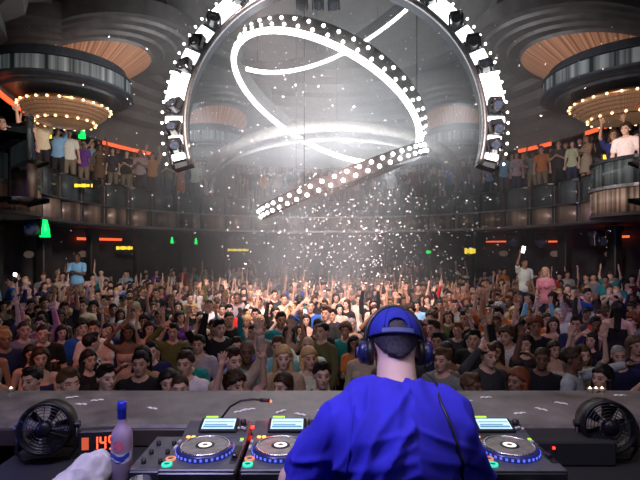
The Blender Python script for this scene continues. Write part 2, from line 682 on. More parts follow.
def stripes_mat(name, c1, c2, freq, axis_angle=True, rough=.4, metal=.3, emit=0.0):
    """vertical slats around an upright axis (angle of the object's own coordinates)"""
    m, nt, b = new_mat(name)
    tc = nt.nodes.new('ShaderNodeTexCoord')
    sx = nt.nodes.new('ShaderNodeSeparateXYZ')
    nt.links.new(tc.outputs['Object'], sx.inputs[0])
    at = nt.nodes.new('ShaderNodeMath')
    at.operation = 'ARCTAN2'
    nt.links.new(sx.outputs[1], at.inputs[0])
    nt.links.new(sx.outputs[0], at.inputs[1])
    mu = nt.nodes.new('ShaderNodeMath')
    mu.operation = 'MULTIPLY'
    mu.inputs[1].default_value = freq
    nt.links.new(at.outputs[0], mu.inputs[0])
    n = nt.nodes.new('ShaderNodeTexNoise')
    n.noise_dimensions = '1D'
    n.inputs['Scale'].default_value = 1.0
    n.inputs['Detail'].default_value = 3
    nt.links.new(mu.outputs[0], n.inputs['W'])
    r = nt.nodes.new('ShaderNodeValToRGB')
    r.color_ramp.elements[0].position = .35
    r.color_ramp.elements[1].position = .65
    r.color_ramp.elements[0].color = list(c1) + [1]
    r.color_ramp.elements[1].color = list(c2) + [1]
    nt.links.new(n.outputs['Fac'], r.inputs[0])
    nt.links.new(r.outputs[0], b.inputs['Base Color'])
    b.inputs['Roughness'].default_value = rough
    b.inputs['Metallic'].default_value = metal
    if emit:
        nt.links.new(r.outputs[0], b.inputs['Emission Color'])
        b.inputs['Emission Strength'].default_value = emit
    return m


M['copper'] = stripes_mat('copper_slats_glow', (.20, .085, .045), (.50, .25, .145), 30, rough=.5, metal=.2, emit=.25)  # faint emission on the slats stands in for light on the cove
M['bronze'] = stripes_mat('bronze_panels', (.10, .075, .06), (.55, .42, .32), 14, rough=.4, metal=.45)
M['ledband'] = stripes_mat('led_tiles', (.012, .02, .025), (.26, .31, .32), 9, rough=.25, metal=.2, emit=.17)
M['parapet'] = stripes_mat('parapet_glass_glow', (.02, .028, .032), (.10, .125, .13), 9, rough=.15, metal=.1, emit=.07)  # faint emission gives the glass its illuminated look


A0, A1 = math.radians(-50), math.radians(230)


def ring(prof, name, material, label=None, n=96, parent=None, a0=A0, a1=A1, smooth=False, c=(CX, CY, 0)):
    m = MB()
    m.lathe(prof, (0, 0, 0), n, a0, a1)
    o = m.build(name, material, parent, smooth, None if parent else c)
    if label:
        struct(o, label)
    return o


ring([(17.5, -2.8), (17.5, 12.5), (17.8, 12.5), (17.8, -2.8)], 'wall_back', M['wall'], 'curved dark wall around the club behind the balconies')
for sx, nm in ((-1, 'wall_left'), (1, 'wall_right')):
    b = MB()
    b.box((CX * .5 + sx * 12.6, 3.0, 4.2), (.3, 12.5, 16))
    struct(b.build(nm, M['stagewall']), 'black side wall of the stage ' + ('by the blue-lit fan' if sx < 0 else 'by the unlit fan'))
b = MB()
b.box((0, -3.6, 4.2), (26, .3, 16))
struct(b.build('wall_rear', M['stagewall']), 'black wall behind the camera end of the stage')
b = MB()
b.box((0, 3.2, 12.2), (26, 13, .3))
struct(b.build('ceiling', M['stagewall']), 'black ceiling over the stage')

# dome: stepped mouldings rising to the middle
prof = [(13.5, 9.1), (13.5, 7.85), (13.2, 7.85), (13.2, 8.6), (13.35, 8.65), (13.35, 9.3), (12.7, 9.5), (12.7, 9.9), (12.0, 10.1), (11.9, 10.5), (11.2, 10.6), (11.1, 10.9), (10.2, 11.0),
        (10.1, 11.35), (9.3, 11.4), (9.2, 11.75), (8.4, 11.8), (8.3, 12.3), (7.2, 12.4), (7.1, 12.8), (6.0, 12.9), (5.9, 13.4), (3.0, 13.6), (.01, 13.7)]
ring(prof, 'ceiling_dome', M['dome'], 'round stepped grey dome above the dance floor', n=120, a0=0, a1=2 * PI)
ring([(13.3, 9.2), (17.5, 9.2), (17.5, 9.45), (13.3, 9.45)], 'ceiling_gallery', M['soffit'], 'dark ceiling above the balcony', n=96)

# balcony: slab, bays of bronze panels and glassy parapet panels between pilasters
bal = empty('balcony', (CX, CY, 0))
struct(bal, 'curved bronze balcony with glassy parapet around the dance floor')
ring([(12.9, 3.2), (17.5, 3.2), (17.5, BALC), (12.55, BALC), (12.55, BALC - .15), (12.9, BALC - .2)], 'slab', M['soffit'], parent=bal)
NB = 34
for i in range(NB):
    a0 = A0 + (A1 - A0) * i / NB
    a1 = A0 + (A1 - A0) * (i + 1) / NB
    am, ha = (a0 + a1) / 2, (a1 - a0) / 2
    m, g, r = MB(), MB(), MB()
    K = 7
    for mb, z0, z1, bulge, th, base in ((m, 3.22, 4.12, .34, .08, 12.42), (g, 4.2, 5.34, .26, .05, 12.46), (r, 5.34, 5.42, .30, .12, 12.46)):
        v, f = [], []
        for j in range(K + 1):
            a = a0 + .012 + (a1 - a0 - .024) * j / K
            u = (j / K - .5) * 2
            rr = base - bulge * (1 - u * u) ** .5 * 1.0
            for q, z in ((rr, z0), (rr, z1), (rr + th, z1), (rr + th, z0)):
                v.append((q * math.cos(a), q * math.sin(a), z))
        for j in range(K):
            for q in range(4):
                f.append((j * 4 + q, j * 4 + (q + 1) % 4, j * 4 + 4 + (q + 1) % 4, j * 4 + 4 + q))
        f += [(3, 2, 1, 0), tuple(K * 4 + q for q in range(4))]
        mb.add(v, f)
    m.build('bronze_panel', M['bronze'], bal, True)
    g.build('parapet_panel', M['parapet'], bal, True)
    r.build('handrail', M['darkmetal'], bal)
    p = MB()
    p.box((12.42 * math.cos(a0), 12.42 * math.sin(a0), 4.2), (.28, .22, 2.1), a0, ch=.03)
    p.build('pilaster', M['fascia'], bal)
ring([(12.0, 3.1), (12.0, 3.22), (12.9, 3.22), (12.9, 3.1)], 'ledge_moulding', M['steel'], parent=bal)
ring([(12.0, 4.12), (12.0, 4.2), (12.5, 4.2), (12.5, 4.12)], 'mid_moulding', M['steel'], parent=bal)

# nearest balcony boxes that jut out at both edges of the view
for sx, lab in ((-1, 'dark jutting balcony box on the side of the blue-lit fan'), (1, 'dark jutting balcony box on the side of the unlit fan')):
    cx, cy = (-10.7, 14.4) if sx < 0 else (10.95, 15.4)
    rt = empty('balcony_box', (cx, cy, 0))
    struct(rt, lab)
    RR = 2.0
    c0 = (0, 2 * PI)
    for nm, pf, mm in (('bronze_panel', [(RR, 2.95), (RR, 3.75), (RR - .1, 3.75), (RR - .1, 2.95)], 'bronze'), ('parapet_panel', [(RR - .03, 3.85), (RR - .03, 4.6), (RR - .1, 4.6), (RR - .1, 3.85)], 'parapet'),
                       ('handrail', [(RR + .02, 4.6), (RR + .02, 4.7), (RR - .14, 4.7), (RR - .14, 4.6)], 'darkmetal'), ('slab', [(.01, 2.87), (RR - .05, 2.87), (RR + .06, 2.9), (RR + .06, 3.0), (RR - .12, 3.0), (RR - .12, 3.06), (.01, 3.06)], 'soffit'),
                       ('mid_moulding', [(RR + .06, 3.75), (RR + .06, 3.85), (RR - .1, 3.85), (RR - .1, 3.75)], 'steel')):
        m = MB()
        m.lathe(pf, (0, 0, 0), 40, close=(nm != 'slab'))
        m.build(nm, M[mm], rt, True if nm.endswith('panel') else False)

# lower wall panels, columns with soft light, under the balcony
for i, a in enumerate([math.radians(x) for x in (2, 14, 26, 38, 50, 62, 74, 106, 118, 130, 142, 154, 166, 178)]):
    m = MB()
    m.box((0, 0, .3), (.5, .6, 5.7), ch=.05)
    m.box((0, 0, -2.4), (.62, .72, .5), ch=.04)
    m.box((0, 0, 3.0), (.62, .72, .3), ch=.04)
    o = m.build('column', M['fascia'], None, False, (CX + 15.8 * math.cos(a), CY + 15.8 * math.sin(a), 0), (0, 0, a))
    struct(o, 'square dark column under the balcony, number %d round the wall' % (i + 1))
for i, a in enumerate([math.radians(x) for x in (8, 20, 32, 44, 152, 164)]):
    m = MB()
    m.lathe([(.01, 0), (.32, 0), (.34, .04), (.3, .06), (.28, .03), (.01, .03)], n=20, R=Matrix.Diagonal((1, .6, 1)))
    o = m.build('wall_sconce', glow('sconce_glow%d' % i, (.5, .35, .3), .10), None, True, (CX + 17.4 * math.cos(a), CY + 17.4 * math.sin(a), 1.6))
    o.rotation_euler = Matrix(((-math.sin(a), 0, -math.cos(a)), (math.cos(a), 0, -math.sin(a)), (0, 1, 0))).to_euler()
    tag(o, 'dim oval wall sconce under the balcony, %s along the wall' % ('first second third fourth fifth sixth'.split()[i]), 'sconce', 'sconces under the balcony')


# red light strips: curved bars on the wall and under the gallery ceiling
def strip(px0, px1, R, z, label, h=.1, material='red'):
    def ang(px):
        k = (px - 320) / F
        A = k * k + 1
        Bq = -2 * k * CX - 2 * CY
        Cq = CX * CX + CY * CY - R * R
        D = (-Bq + math.sqrt(max(0, Bq * Bq - 4 * A * Cq))) / (2 * A)
        return math.atan2(D - CY, k * D - CX)
    a0, a1 = ang(px0), ang(px1)
    if px0 < 45 and z > 5:
        a0 = a1 + .26
    m = MB()
    m.lathe([(R, z - h), (R, z + h), (R + .1, z + h), (R + .1, z - h)], (0, 0, 0), 16, min(a0, a1), max(a0, a1), close=True)
    o = m.build('light_strip', M[material], None, False, (CX, CY, 0))
    return tag(o, label, 'light strip', 'red light strips')


strip(104, 151, 13.1, 7.75, 'orange-red light strip under the gallery, right of the gold chandelier beside the arch', .09)
strip(2, 26, 13.1, 7.75, 'orange-red light strip cut by the photo edge, behind the gold chandelier', .09)
strip(518, 550, 13.1, 7.75, 'orange-red light strip under the gallery beside the foot of the arch')
strip(585, 640, 13.1, 7.75, 'long orange-red light strip under the large gold chandelier at the edge', .09)
strip(290, 347, 17.2, 8.9 - 2.0, 'faint red light strip seen through the large ring', .1)
strip(78, 122, 17.2, 2.55, 'red light strip on the wall below the balcony by the standing man', .08)
strip(486, 506, 17.2, 2.45, 'short red light strip under the balcony beside the hanging fixtures', .05)
strip(541, 566, 17.2, 2.4, 'dim red light strip under the balcony right of the hanging fixtures', .05)
strip(592, 628, 17.2, 2.6, 'red light strip under the balcony in the purple-lit corner', .06)


# small wall lamps and lit signs
def green_lamp(px, py, D, h, label):
    m = MB()
    m.lathe([(.01, -.5), (.24, -.5), (.2, -.1), (.12, .25), (.09, .45), (.01, .5)], n=14)
    o = m.build('green_lamp', M['green'], None, True, P(px, py, D))
    o.scale = (h, h, h)
    q = MB()
    q.box((0, .2, 0), (.12, .3, .1), ch=.01)
    k = q.build('bracket', M['black'], o)
    tag(o, label, 'lamp', 'green lamps')


green_lamp(82, 131, 25, .75, 'green lantern glowing just below the gold chandelier')
green_lamp(5, 70, 20, .6, 'small green lantern by the photo edge above the gold chandelier')
green_lamp(45, 227, 20, .85, 'large green lantern glowing under the balcony near the standing man')
green_lamp(172, 240, 30, .42, 'tiny green lantern under the balcony, nearer the standing man')
green_lamp(196, 241, 31, .42, 'tiny green lantern under the balcony, nearer the haze')


def lit_sign(px, py, D, w, h, label, tint='yellow', rz=0):
    rt = empty('lit_sign', P(px, py, D), rz)
    m = MB()
    m.box((0, .05, 0), (w + .1, .08, h + .1), ch=.015)
    m.build('housing', M['black'], rt)
    m = MB()
    x = -w / 2
    k = 0
    while x < w / 2 - .05:
        ww = (.16, .1, .22, .13)[k % 4]
        m.box((x + ww / 2, 0, 0), (min(ww, w / 2 - x), .02, h * (.8 if k % 2 else 1)))
        x += ww + .03
        k += 1
    m.build('glowing_face', M[tint], rt)
    tag(rt, label, 'sign', 'lit signs')


lit_sign(125, 248, 30, 1.1, .22, 'small yellow lit sign under the balcony right of the red strip')
lit_sign(238, 250, 33, 1.4, .16, 'thin yellow lit sign under the balcony in the haze')
lit_sign(41, 136, 22, .9, .18, 'thin yellow lit sign behind the balcony guests below the gold chandelier', rz=.3)
lit_sign(470, 251, 31, .7, .36, 'yellow lit sign under the balcony at the edge of the haze')
lit_sign(429, 252, 33, .35, .2, 'tiny green lit sign below the balcony next to the yellow one', 'green')
lit_sign(83, 185.5, 22.4, .8, .16, 'yellow lit bar behind the balcony parapet under the gold chandelier')
lit_sign(610, 157, 17.5, .5, .16, 'short yellow lit sign among the balcony guests by the edge')


# round canopies with LED band, copper slats and mouldings
def canopy(cx, cy, r, dz, adir, label):
    rt = empty('canopy', (cx, cy, dz))
    struct(rt, label)
    s = r / 2.7
    m = MB()
    m.lathe([(.01, 8.15), (2.25 * s, 8.1), (2.3 * s, 8.2), (2.62 * s, 8.2), (2.78 * s, 8.3), (2.78 * s, 8.4), (2.6 * s, 8.42), (2.6 * s, 8.98), (2.72 * s, 9.0), (2.72 * s, 9.06), (2.5 * s, 9.1), (2.5 * s, 9.5), (2.4 * s, 9.9)], n=64)
    m.build('drum', mat('canopy_blue_black', (.035, .045, .06), .4, .3, scale=3), rt)
    m = MB()
    m.lathe([(2.68 * s, 8.44), (2.68 * s, 8.96)], n=64)
    m.build('led_band', M['ledband'], rt)
    m, q = MB(), MB()
    N = 72
    v, f, vs = [], [], []
    for i in range(N + 1):
        a = adir - PI * .8 + PI * 1.6 * i / N
        d = a - adir
        w = max(0.0, math.cos(min(PI / 2, abs(d * 1.12))))
        st = [(2.5 * s, 9.4), (2.5 * s + 1.0 * w * s ** .5, 9.4 + .82 * w)]
        v += [(R_ * math.cos(a), R_ * math.sin(a), z_) for R_, z_ in st]
        R0, Z0 = st[1]
        pf = [(R0, Z0)]
        for j in range(4):
            R0 += .06
            Z0 += .12
            pf.append((R0 + .02, Z0))
            R0 += .34 * (.35 + w)
            Z0 += .05
            pf.append((R0, Z0))
        pf.append((R0 + .05, Z0 + .6))
        vs.append([(R_ * math.cos(a), R_ * math.sin(a), z_) for R_, z_ in pf])
    for i in range(N):
        f.append((i * 2, i * 2 + 2, i * 2 + 3, i * 2 + 1))
    m.add(v, f)
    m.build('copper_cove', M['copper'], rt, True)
    L = len(vs[0])
    q.add([p for row in vs for p in row], [(i * L + k, (i + 1) * L + k, (i + 1) * L + k + 1, i * L + k + 1) for i in range(N) for k in range(L - 1)])
    q.build('moulding', M['mould'], rt)
    return rt


canopy(-10.75, 20, 2.7, 0, math.radians(18), 'round canopy with LED tiles and copper cove over the blue-fan side balcony')
canopy(12.6, 19.6, 3.2, 0, math.radians(162), 'round canopy with LED tiles and copper cove over the unlit-fan side balcony')
canopy(-6.6, 29.5, 1.9, -.2, math.radians(-62), 'far round canopy with copper cove seen inside the arch beside the big ring')
canopy(8.4, 29.5, 1.9, -.2, math.radians(-118), 'far round canopy with copper cove behind the dotted end of the big ring')


def gold_chandelier(x, y, z, r, label):
    rt = empty('chandelier', (x, y, z))
    m = MB()
    m.lathe([(r, .0), (r * 1.02, .08), (r * .98, .16), (r * .6, .24), (.05, .28)], n=48)
    m.lathe([(r * .62, -.62), (r * .66, -.56), (r * .6, -.5)], n=40)
    m.build('gold_frame', M['gold'], rt, True)
    m = MB()
    for k in range(5):
        t0, t1 = k / 5, (k + .86) / 5
        pr = [(r * (1 - .36 * t ** 1.4), -.6 * t) for t in (t0, (t0 + t1) / 2, t1)]
        m.lathe(pr, n=72)
    m.lathe([(r * .62, -.6), (r * .35, -.72), (.05, -.76)], n=40)
    m.build('crystal_strands', M['crystal'], rt)
    b0 = None
    for R_, z_, n in ((r * 1.03, .02, 26), (r * .68, -.58, 18)):
        for i in range(n):
            a = 2 * PI * i / n
            if b0 is None:
                q = MB()
                q.sphere((0, 0, 0), .055, 8, 5)
                b0 = q.build('bulb', M['warm'], rt, True)
                o = b0
            else:
                o = b0.copy()
                COL.objects.link(o)
                o.parent = rt
            o.location = (R_ * math.cos(a), R_ * math.sin(a), z_)
    q = MB()
    q.tube([(0, 0, .25), (0, 0, 8.12 - z)], .05)
    q.build('stem', M['gold'], rt)
    return tag(rt, label, 'chandelier')


M['gold'] = mat('gold', (.45, .27, .13), .3, .9, scale=14)
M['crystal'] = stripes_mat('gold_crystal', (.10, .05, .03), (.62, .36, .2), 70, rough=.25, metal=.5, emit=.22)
gold_chandelier(-10.6, 20, 7.72, 1.7, 'gold crystal chandelier under the canopy beside the green lantern')
gold_chandelier(12.3, 19.4, 7.72, 1.95, 'large gold crystal chandelier cut by the photo edge on the unlit-fan side')

# pale hanging panel in the dome
b = MB()
b.box((0, 0, 0), (2.3, .3, 3.2), ch=.05)
for x in (-.4, .4):
    b.box((x, -.16, 0), (.06, .05, 3.2))
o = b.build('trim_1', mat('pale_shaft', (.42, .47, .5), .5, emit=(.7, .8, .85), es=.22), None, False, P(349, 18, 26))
struct(o, 'pale grey shaft hanging in the dome above the big ring')


# ------------------------------------------------------------------ lighting arch
AD = 15.0
S = AD / F
arch = empty('lighting_arch', P(335, 120, AD))
arch.rotation_euler = (math.radians(-6), 0, 0)
tag(arch, 'big round arch of bright white panels framing the dance floor', 'lighting arch')
AS, AE = math.radians(-17), math.radians(197)


def arc_pts(r, y, a0=AS, a1=AE, n=96):
    return [(r * math.cos(a0 + (a1 - a0) * i / n), y, r * math.sin(a0 + (a1 - a0) * i / n)) for i in range(n + 1)]


def band(r0, r1, y0, y1, n=96):
    m = MB()
    v = []
    for i in range(n + 1):
        a = AS + (AE - AS) * i / n
        for r, y in ((r0, y0), (r1, y0), (r1, y1), (r0, y1)):
            v.append((r * math.cos(a), y, r * math.sin(a)))
    f = [(i * 4 + q, i * 4 + 4 + q, i * 4 + 4 + (q + 1) % 4, i * 4 + (q + 1) % 4) for i in range(n) for q in range(4)]
    f += [(0, 1, 2, 3), tuple(n * 4 + q for q in (3, 2, 1, 0))]
    m.add(v, f)
    return m


band(150 * S, 169 * S, .15, .55).build('truss_band', mat('arch_dark', (.05, .055, .065), .5, .4, scale=4), arch)
m = MB()
m.tube(arc_pts(150 * S, .0), .10, 8)
m.build('inner_tube', M['steel'], arch, True)
m = MB()
m.tube(arc_pts(168 * S, .1), .06, 6)
m.build('outer_tube', M['darkmetal'], arch, True)
for a, w, h in ((12, 32, 22), (24.5, 12, 17), (34.5, 12, 17), (46, 29, 21), (58, 12, 17), (69, 12, 17), (90, 28, 21), (0, 7, 19), (-7.5, 9, 13), (-13.6, 6, 12)):
    for side in ((1, -1) if a != 90 else (1,)):
        an = math.radians(a if side == 1 else 180 - a)
        m = MB()
        m.box((0, 0, 0), (h * S, .14, w * S), ch=.02)
        c = (160 * S * math.cos(an), .02, 160 * S * math.sin(an))
        o = m.build('light_panel', M['panel'], arch, False, c, (0, -an, 0))
        f_ = MB()
        f_.box((0, .08, 0), ((h + 2) * S, .1, (w + 2) * S), ch=.02)
        f_.build('panel_housing', M['black'], o)
b0 = None
for i in range(60):
    an = AS + (AE - AS) * (i + .5) / 60
    if b0 is None:
        m = MB()
        m.sphere((0, 0, 0), .042, 8, 5)
        o = b0 = m.build('bulb', M['bulb'], arch, True)
    else:
        o = b0.copy()
        COL.objects.link(o)
        o.parent = arch
    o.location = (173 * S * math.cos(an), .0, 173 * S * math.sin(an))
m = MB()
for x in (-2.2, 2.2):
    m.tube([(x, .35, 4.6), (x, .35, 7.2)], .05, 6)
m.build('suspension_rods', M['darkmetal'], arch)


def moving_head(name='moving_head_light'):
    rt = empty(name)
    m = MB()
    m.box((0, .05, .2), (.4, .3, .16), ch=.03)
    m.build('base', M['satin'], rt)
    m = MB()
    for x in (-1, 1):
        m.box((x * .2, 0, .0), (.06, .18, .36), ch=.02)
    m.box((0, 0, .13), (.42, .18, .06), ch=.02)
    m.build('yoke', M['satin'], rt)
    m = MB()
    R = Matrix.Rotation(math.radians(90), 3, 'X')
    m.lathe([(.01, -.2), (.1, -.2), (.14, -.12), (.15, .1), (.17, .12), (.17, .2), (.14, .2), (.13, .17)], (0, 0, -.04), 18, R=R)
    m.build('lamp_head', M['satin'], rt, True)
    m = MB()
    m.lathe([(.01, .185), (.13, .17)], (0, 0, -.04), 16, R=R)
    m.build('lens', M['lens'], rt, True)
    return rt


M['lens'] = mat('lens_glass', (.05, .07, .11), .08, spec=1.0)
bpy.context.view_layer.update()
mh0 = None
AM = Matrix.Translation(arch.location) @ arch.rotation_euler.to_matrix().to_4x4()
ordn = 'lowest second third fourth fifth sixth seventh topmost'.split()
for side in (-1, 1):
    for k, a in enumerate((-10.5, -3.8, 4.6, 19.6, 29.5, 40, 52.5, 63.5)):
        an = math.radians(a if side == 1 else 180 - a)
        o = mh0 if mh0 and mh0.get('label') is None else (moving_head() if mh0 is None else copy_tree(mh0))
        mh0 = mh0 or o
        o.location = AM @ Vector((160 * S * math.cos(an), -.16, 160 * S * math.sin(an)))
        o.rotation_euler = (random.uniform(-.5, .1), random.uniform(-.2, .2), random.uniform(-.5, .5))
        tag(o, 'black moving-head light, %s on the %s arm of the white-panelled arch' % (ordn[k], 'blue-fan-side' if side < 0 else 'unlit-fan-side'), 'stage light', 'moving heads on the arch')
for px, py, D, lab in ((513, 241, 30, 'black moving-head light hanging under the balcony, nearer the haze'), (541, 241, 29, 'black moving-head light hanging under the balcony, beside the dim red strip'),
                       (598, 240, 24, 'black fixture hanging under the balcony in the purple-lit corner'), (35, 229, 20, 'dark fixture hanging beside the large green lantern'),
                       (302, 5, 22, 'dark stage light hanging in the dome, first of the trio by the pale shaft'), (318, 6, 22, 'dark stage light hanging in the dome, middle of the trio'), (334, 6, 22, 'dark stage light hanging in the dome, last of the trio at the pale shaft')):
    o = copy_tree(mh0)
    o.location = P(px, py, D)
    o.scale = (1.7,) * 3 if py > 50 else (1.2,) * 3
    o.rotation_euler = (random.uniform(-.3, .3), 0, random.uniform(-.6, .6))
    tag(o, lab, 'stage light', 'hanging stage lights')


# ------------------------------------------------------------------ big tilted rings
def ring_frame(n):
    n = Vector(n).normalized()
    u = n.cross(Vector((0, 0, 1))).normalized()
    return n, u, n.cross(u)


def tilted_ring(name, c, n, R, depth, tube_r, label, bulbs=0, rows=2, a0=0, a1=2 * PI, tube=True, brim=.07, bulb_r=.07, seg=120):
    rt = empty(name, c)
    n, u, w = ring_frame(n)
    full = abs(a1 - a0) > 6.28
    pt = lambda a, r, d: (u * math.cos(a) + w * math.sin(a)) * r - n * d
    N = seg if full else seg + 1
    m = MB()
    v = []
    for i in range(N):
        a = a0 + (a1 - a0) * i / seg
        for r, d in ((R + brim, 0), (R + brim, depth), (R - brim, depth), (R - brim, 0)):
            v.append(pt(a, r, d))
    f = [(i * 4 + q, ((i + 1) % N) * 4 + q, ((i + 1) % N) * 4 + (q + 1) % 4, i * 4 + (q + 1) % 4) for i in range(seg) for q in range(4)]
    m.add(v, f)
    m.build('ring_band', M['ringband'], rt)
    if tube:
        m = MB()
        m.tube([pt(a0 + (a1 - a0) * i / seg, R, -.02) for i in range(N)], tube_r, 10, closed=full)
        m.build('light_tube', M['white'], rt, True)
    k = 0
    b0 = None
    for row in range(rows if bulbs else 0):
        for i in range(bulbs):
            a = a0 + (a1 - a0) * (i + .5 * (row % 2)) / bulbs
            if b0 is None:
                q = MB()
                q.sphere((0, 0, 0), bulb_r, 8, 5)
                o = b0 = q.build('bulb', M['bulb'], rt, True)
            else:
                o = b0.copy()
                COL.objects.link(o)
                o.parent = rt
            o.location = pt(a, R + brim + .02, depth * (row + .6) / (rows + .2))
    m = MB()
    for k in range(3):
        a = a0 + (a1 - a0) * (k + .3) / 3
        p = Vector(pt(a, R, depth))
        m.tube([p, p + Vector((0, 0, max(.5, 13 - c[2] - p.z)))], .010, 5)
    m.build('hanging_cable', M['black'], rt)
    tag(rt, label, 'ring light')
    return rt


M['ringband'] = mat('ring_band_metal', (.10, .10, .10), .5, .3, scale=6)
tilted_ring('ring_light', (.19, 20, 7.83), (-1.966, -1, -4.17), 4.157, .62, .112, 'largest tilted ring light with a thick white tube and dotted bulbs', bulbs=48, rows=2, bulb_r=.062)
# partial ring behind: only its lower run hangs into view
n2, u2, w2 = ring_frame((2.98, -1, -5.32))
c2 = Vector((1.083, 16.5, 12.01))
good = []
for i in range(720):
    a = 2 * PI * i / 720
    q = c2 + (u2 * math.cos(a) + w2 * math.sin(a)) * 5.73
    px, py = 320 + F * q.x / q.y, HZ - F * (q.z - CAMZ) / q.y
    if 246 < px < 425 and -25 < py < 80:
        good.append(a)
ga = sorted(good)
# longest consecutive run
runs, cur = [], [ga[0]]
for a in ga[1:]:
    if a - cur[-1] < .02:
        cur.append(a)
    else:
        runs.append(cur)
        cur = [a]
runs.append(cur)
if len(runs) > 1 and runs[0][0] < .02 and runs[-1][-1] > 2 * PI - .02:
    runs[0] = [x - 2 * PI for x in runs[-1]] + runs[0]
    runs.pop()
best = max(runs, key=len)
tilted_ring('ring_light', c2, (2.98, -1, -5.32), 5.73, .5, .085, 'curved white tube light hanging behind the largest ring near its top', a0=best[0], a1=best[-1], seg=60)
# edge-on ring: a straight dotted bar
pa, pb = P(266, 219, 18.5), P(414, 160, 20.5)
ax = (pb - pa).normalized()
cen = (pa + pb) / 2
Rr = (pb - pa).length / 2
view = (cen - Vector((0, 0, CAMZ))).normalized()
nn = ax.cross(view).normalized()
if nn.z > 0:
    nn = -nn
nn = (nn + view * -.03).normalized()
tilted_ring('ring_light', cen, nn, Rr, .5, .05, 'dotted ring light seen edge-on as a slanting bar over the crowd', bulbs=50, rows=2, bulb_r=.072, tube=False)

# plain grey arched truss behind the rings
tr = empty('arched_truss', (.75, 26.3, 6.2))
a_ = [PI + PI * i / 48 for i in range(49)]
TT = lambda t, r, dz: (r * math.cos(t), .55 * r * math.sin(t) + 1.2, dz + .30 * r * -math.sin(t) - .35)
m = MB()
m.tube([TT(t, 7.0, 0) for t in a_], .28, 10)
m.build('main_tube', mat('truss_grey', (.30, .27, .25), .55, .2, scale=5), tr, True)
m = MB()
m.tube([TT(t, 7.0, -.62) for t in a_], .12, 8)
m.build('lower_tube', M['grey'], tr, True)
for t in a_[2::4]:
    m = MB()
    m.tube([TT(t, 7.0, -.62), TT(t, 7.0, 0)], .04, 5)
    m.build('brace', M['grey'], tr)
tag(tr, 'unlit grey arched truss curving behind the big ring', 'truss')


K = .62  # scales the hall about the camera position; the lift below keeps that centre
for o in list(bpy.data.objects):
    if o not in BEFORE_HALL and o.parent is None:
        o.location = o.location * K + Vector((0, 0, .703))
        o.scale = [q * K for q in o.scale]
CX, CY, RB, BALC = CX * K, CY * K, RB * K, BALC * K + .703
b = MB()
b.box((0, 12, FLOOR - .1), (24, 32, .2))
struct(b.build('floor', M['floor']), 'dark dance floor of the club below the stage')
b = MB()
b.lathe([(8.0, FLOOR - .05), (8.0, FLOOR + .3), (10.85, FLOOR + .3), (10.85, FLOOR - .05)], (0, 0, 0), 72, math.radians(-20), math.radians(200))
struct(b.build('floor_terrace', M['floor'], None, False, (CX, CY, 0)), 'raised floor under the balcony around the dance floor')

# ------------------------------------------------------------------ stage, ledge, booth table
b = MB()
b.box((0, .1, -.5), (15.2, 5.0, 1.0))
struct(b.build('floor_stage', M['stagewall']), 'black stage floor behind the turntables')
M['ledge'], nt, bs = new_mat('ledge_stone')
tc = nt.nodes.new('ShaderNodeTexCoord')
n1 = nt.nodes.new('ShaderNodeTexNoise')
n1.inputs['Scale'].default_value = 5
n1.inputs['Detail'].default_value = 8
n1.inputs['Roughness'].default_value = .7
nt.links.new(tc.outputs['Object'], n1.inputs['Vector'])
rp = nt.nodes.new('ShaderNodeValToRGB')
rp.color_ramp.elements[0].position = .3
rp.color_ramp.elements[0].color = (.055, .05, .047, 1)
rp.color_ramp.elements[1].position = .75
rp.color_ramp.elements[1].color = (.27, .25, .235, 1)
nt.links.new(n1.outputs['Fac'], rp.inputs[0])
nt.links.new(rp.outputs[0], bs.inputs['Base Color'])
rr = nt.nodes.new('ShaderNodeMapRange')
rr.inputs[3].default_value = .22
rr.inputs[4].default_value = .5
nt.links.new(n1.outputs['Fac'], rr.inputs[0])
nt.links.new(rr.outputs[0], bs.inputs['Roughness'])
LZ, LY0, LY1 = 1.08, 2.11, 2.64
rt = empty('stage_ledge', (0, (LY0 + LY1) / 2, 0))
b = MB()
b.box((0, 0, LZ - .04), (7, LY1 - LY0, .08), ch=.012)
b.build('ledge_top', M['ledge'], rt)
b = MB()
b.box((0, .12, .52), (7, .2, 1.04))
b.box((0, .12, -.5), (7, .2, .98))
b.build('front_wall', M['stagewall'], rt)
b = MB()
b.box((0, -(LY1 - LY0) / 2 - .006, LZ - .05), (7, .02, .075), ch=.004)
b.build('edge_strip', mat('ledge_edge_brown', (.06, .045, .04), .4, .2), rt)
struct(rt, 'wide grey stone ledge along the front of the stage')

TZ = 1.0
rt = empty('booth_table', (.1, 1.77, 0))
b = MB()
b.box((0, 0, TZ - .03), (2.75, .62, .06), ch=.01)
b.build('table_top', M['stagewall'], rt)
for x in (-1.32, 1.32):
    for y in (-.26, .26):
        q = MB()
        q.box((x, y, (TZ - .06) / 2), (.07, .07, TZ - .06), ch=.008)
        q.build('leg', M['black'], rt)
b = MB()
b.box((0, .27, .55), (2.6, .03, .75))
b.build('rear_panel', M['black'], rt)
tag(rt, 'black booth table carrying the turntables', 'table')
RZ_ = 1.068
rt = empty('flight_case', (.133, 1.675, TZ))
b = MB()
b.box((0, 0, .034), (1.31, .40, .066), ch=.008)
b.build('case_body', M['black'], rt)
b = MB()
for y in (-.2, .2):
    b.box((0, y, .06), (1.32, .012, .012))
b.build('metal_edge', M['darkmetal'], rt)
tag(rt, 'low black flight case under the row of decks', 'case')

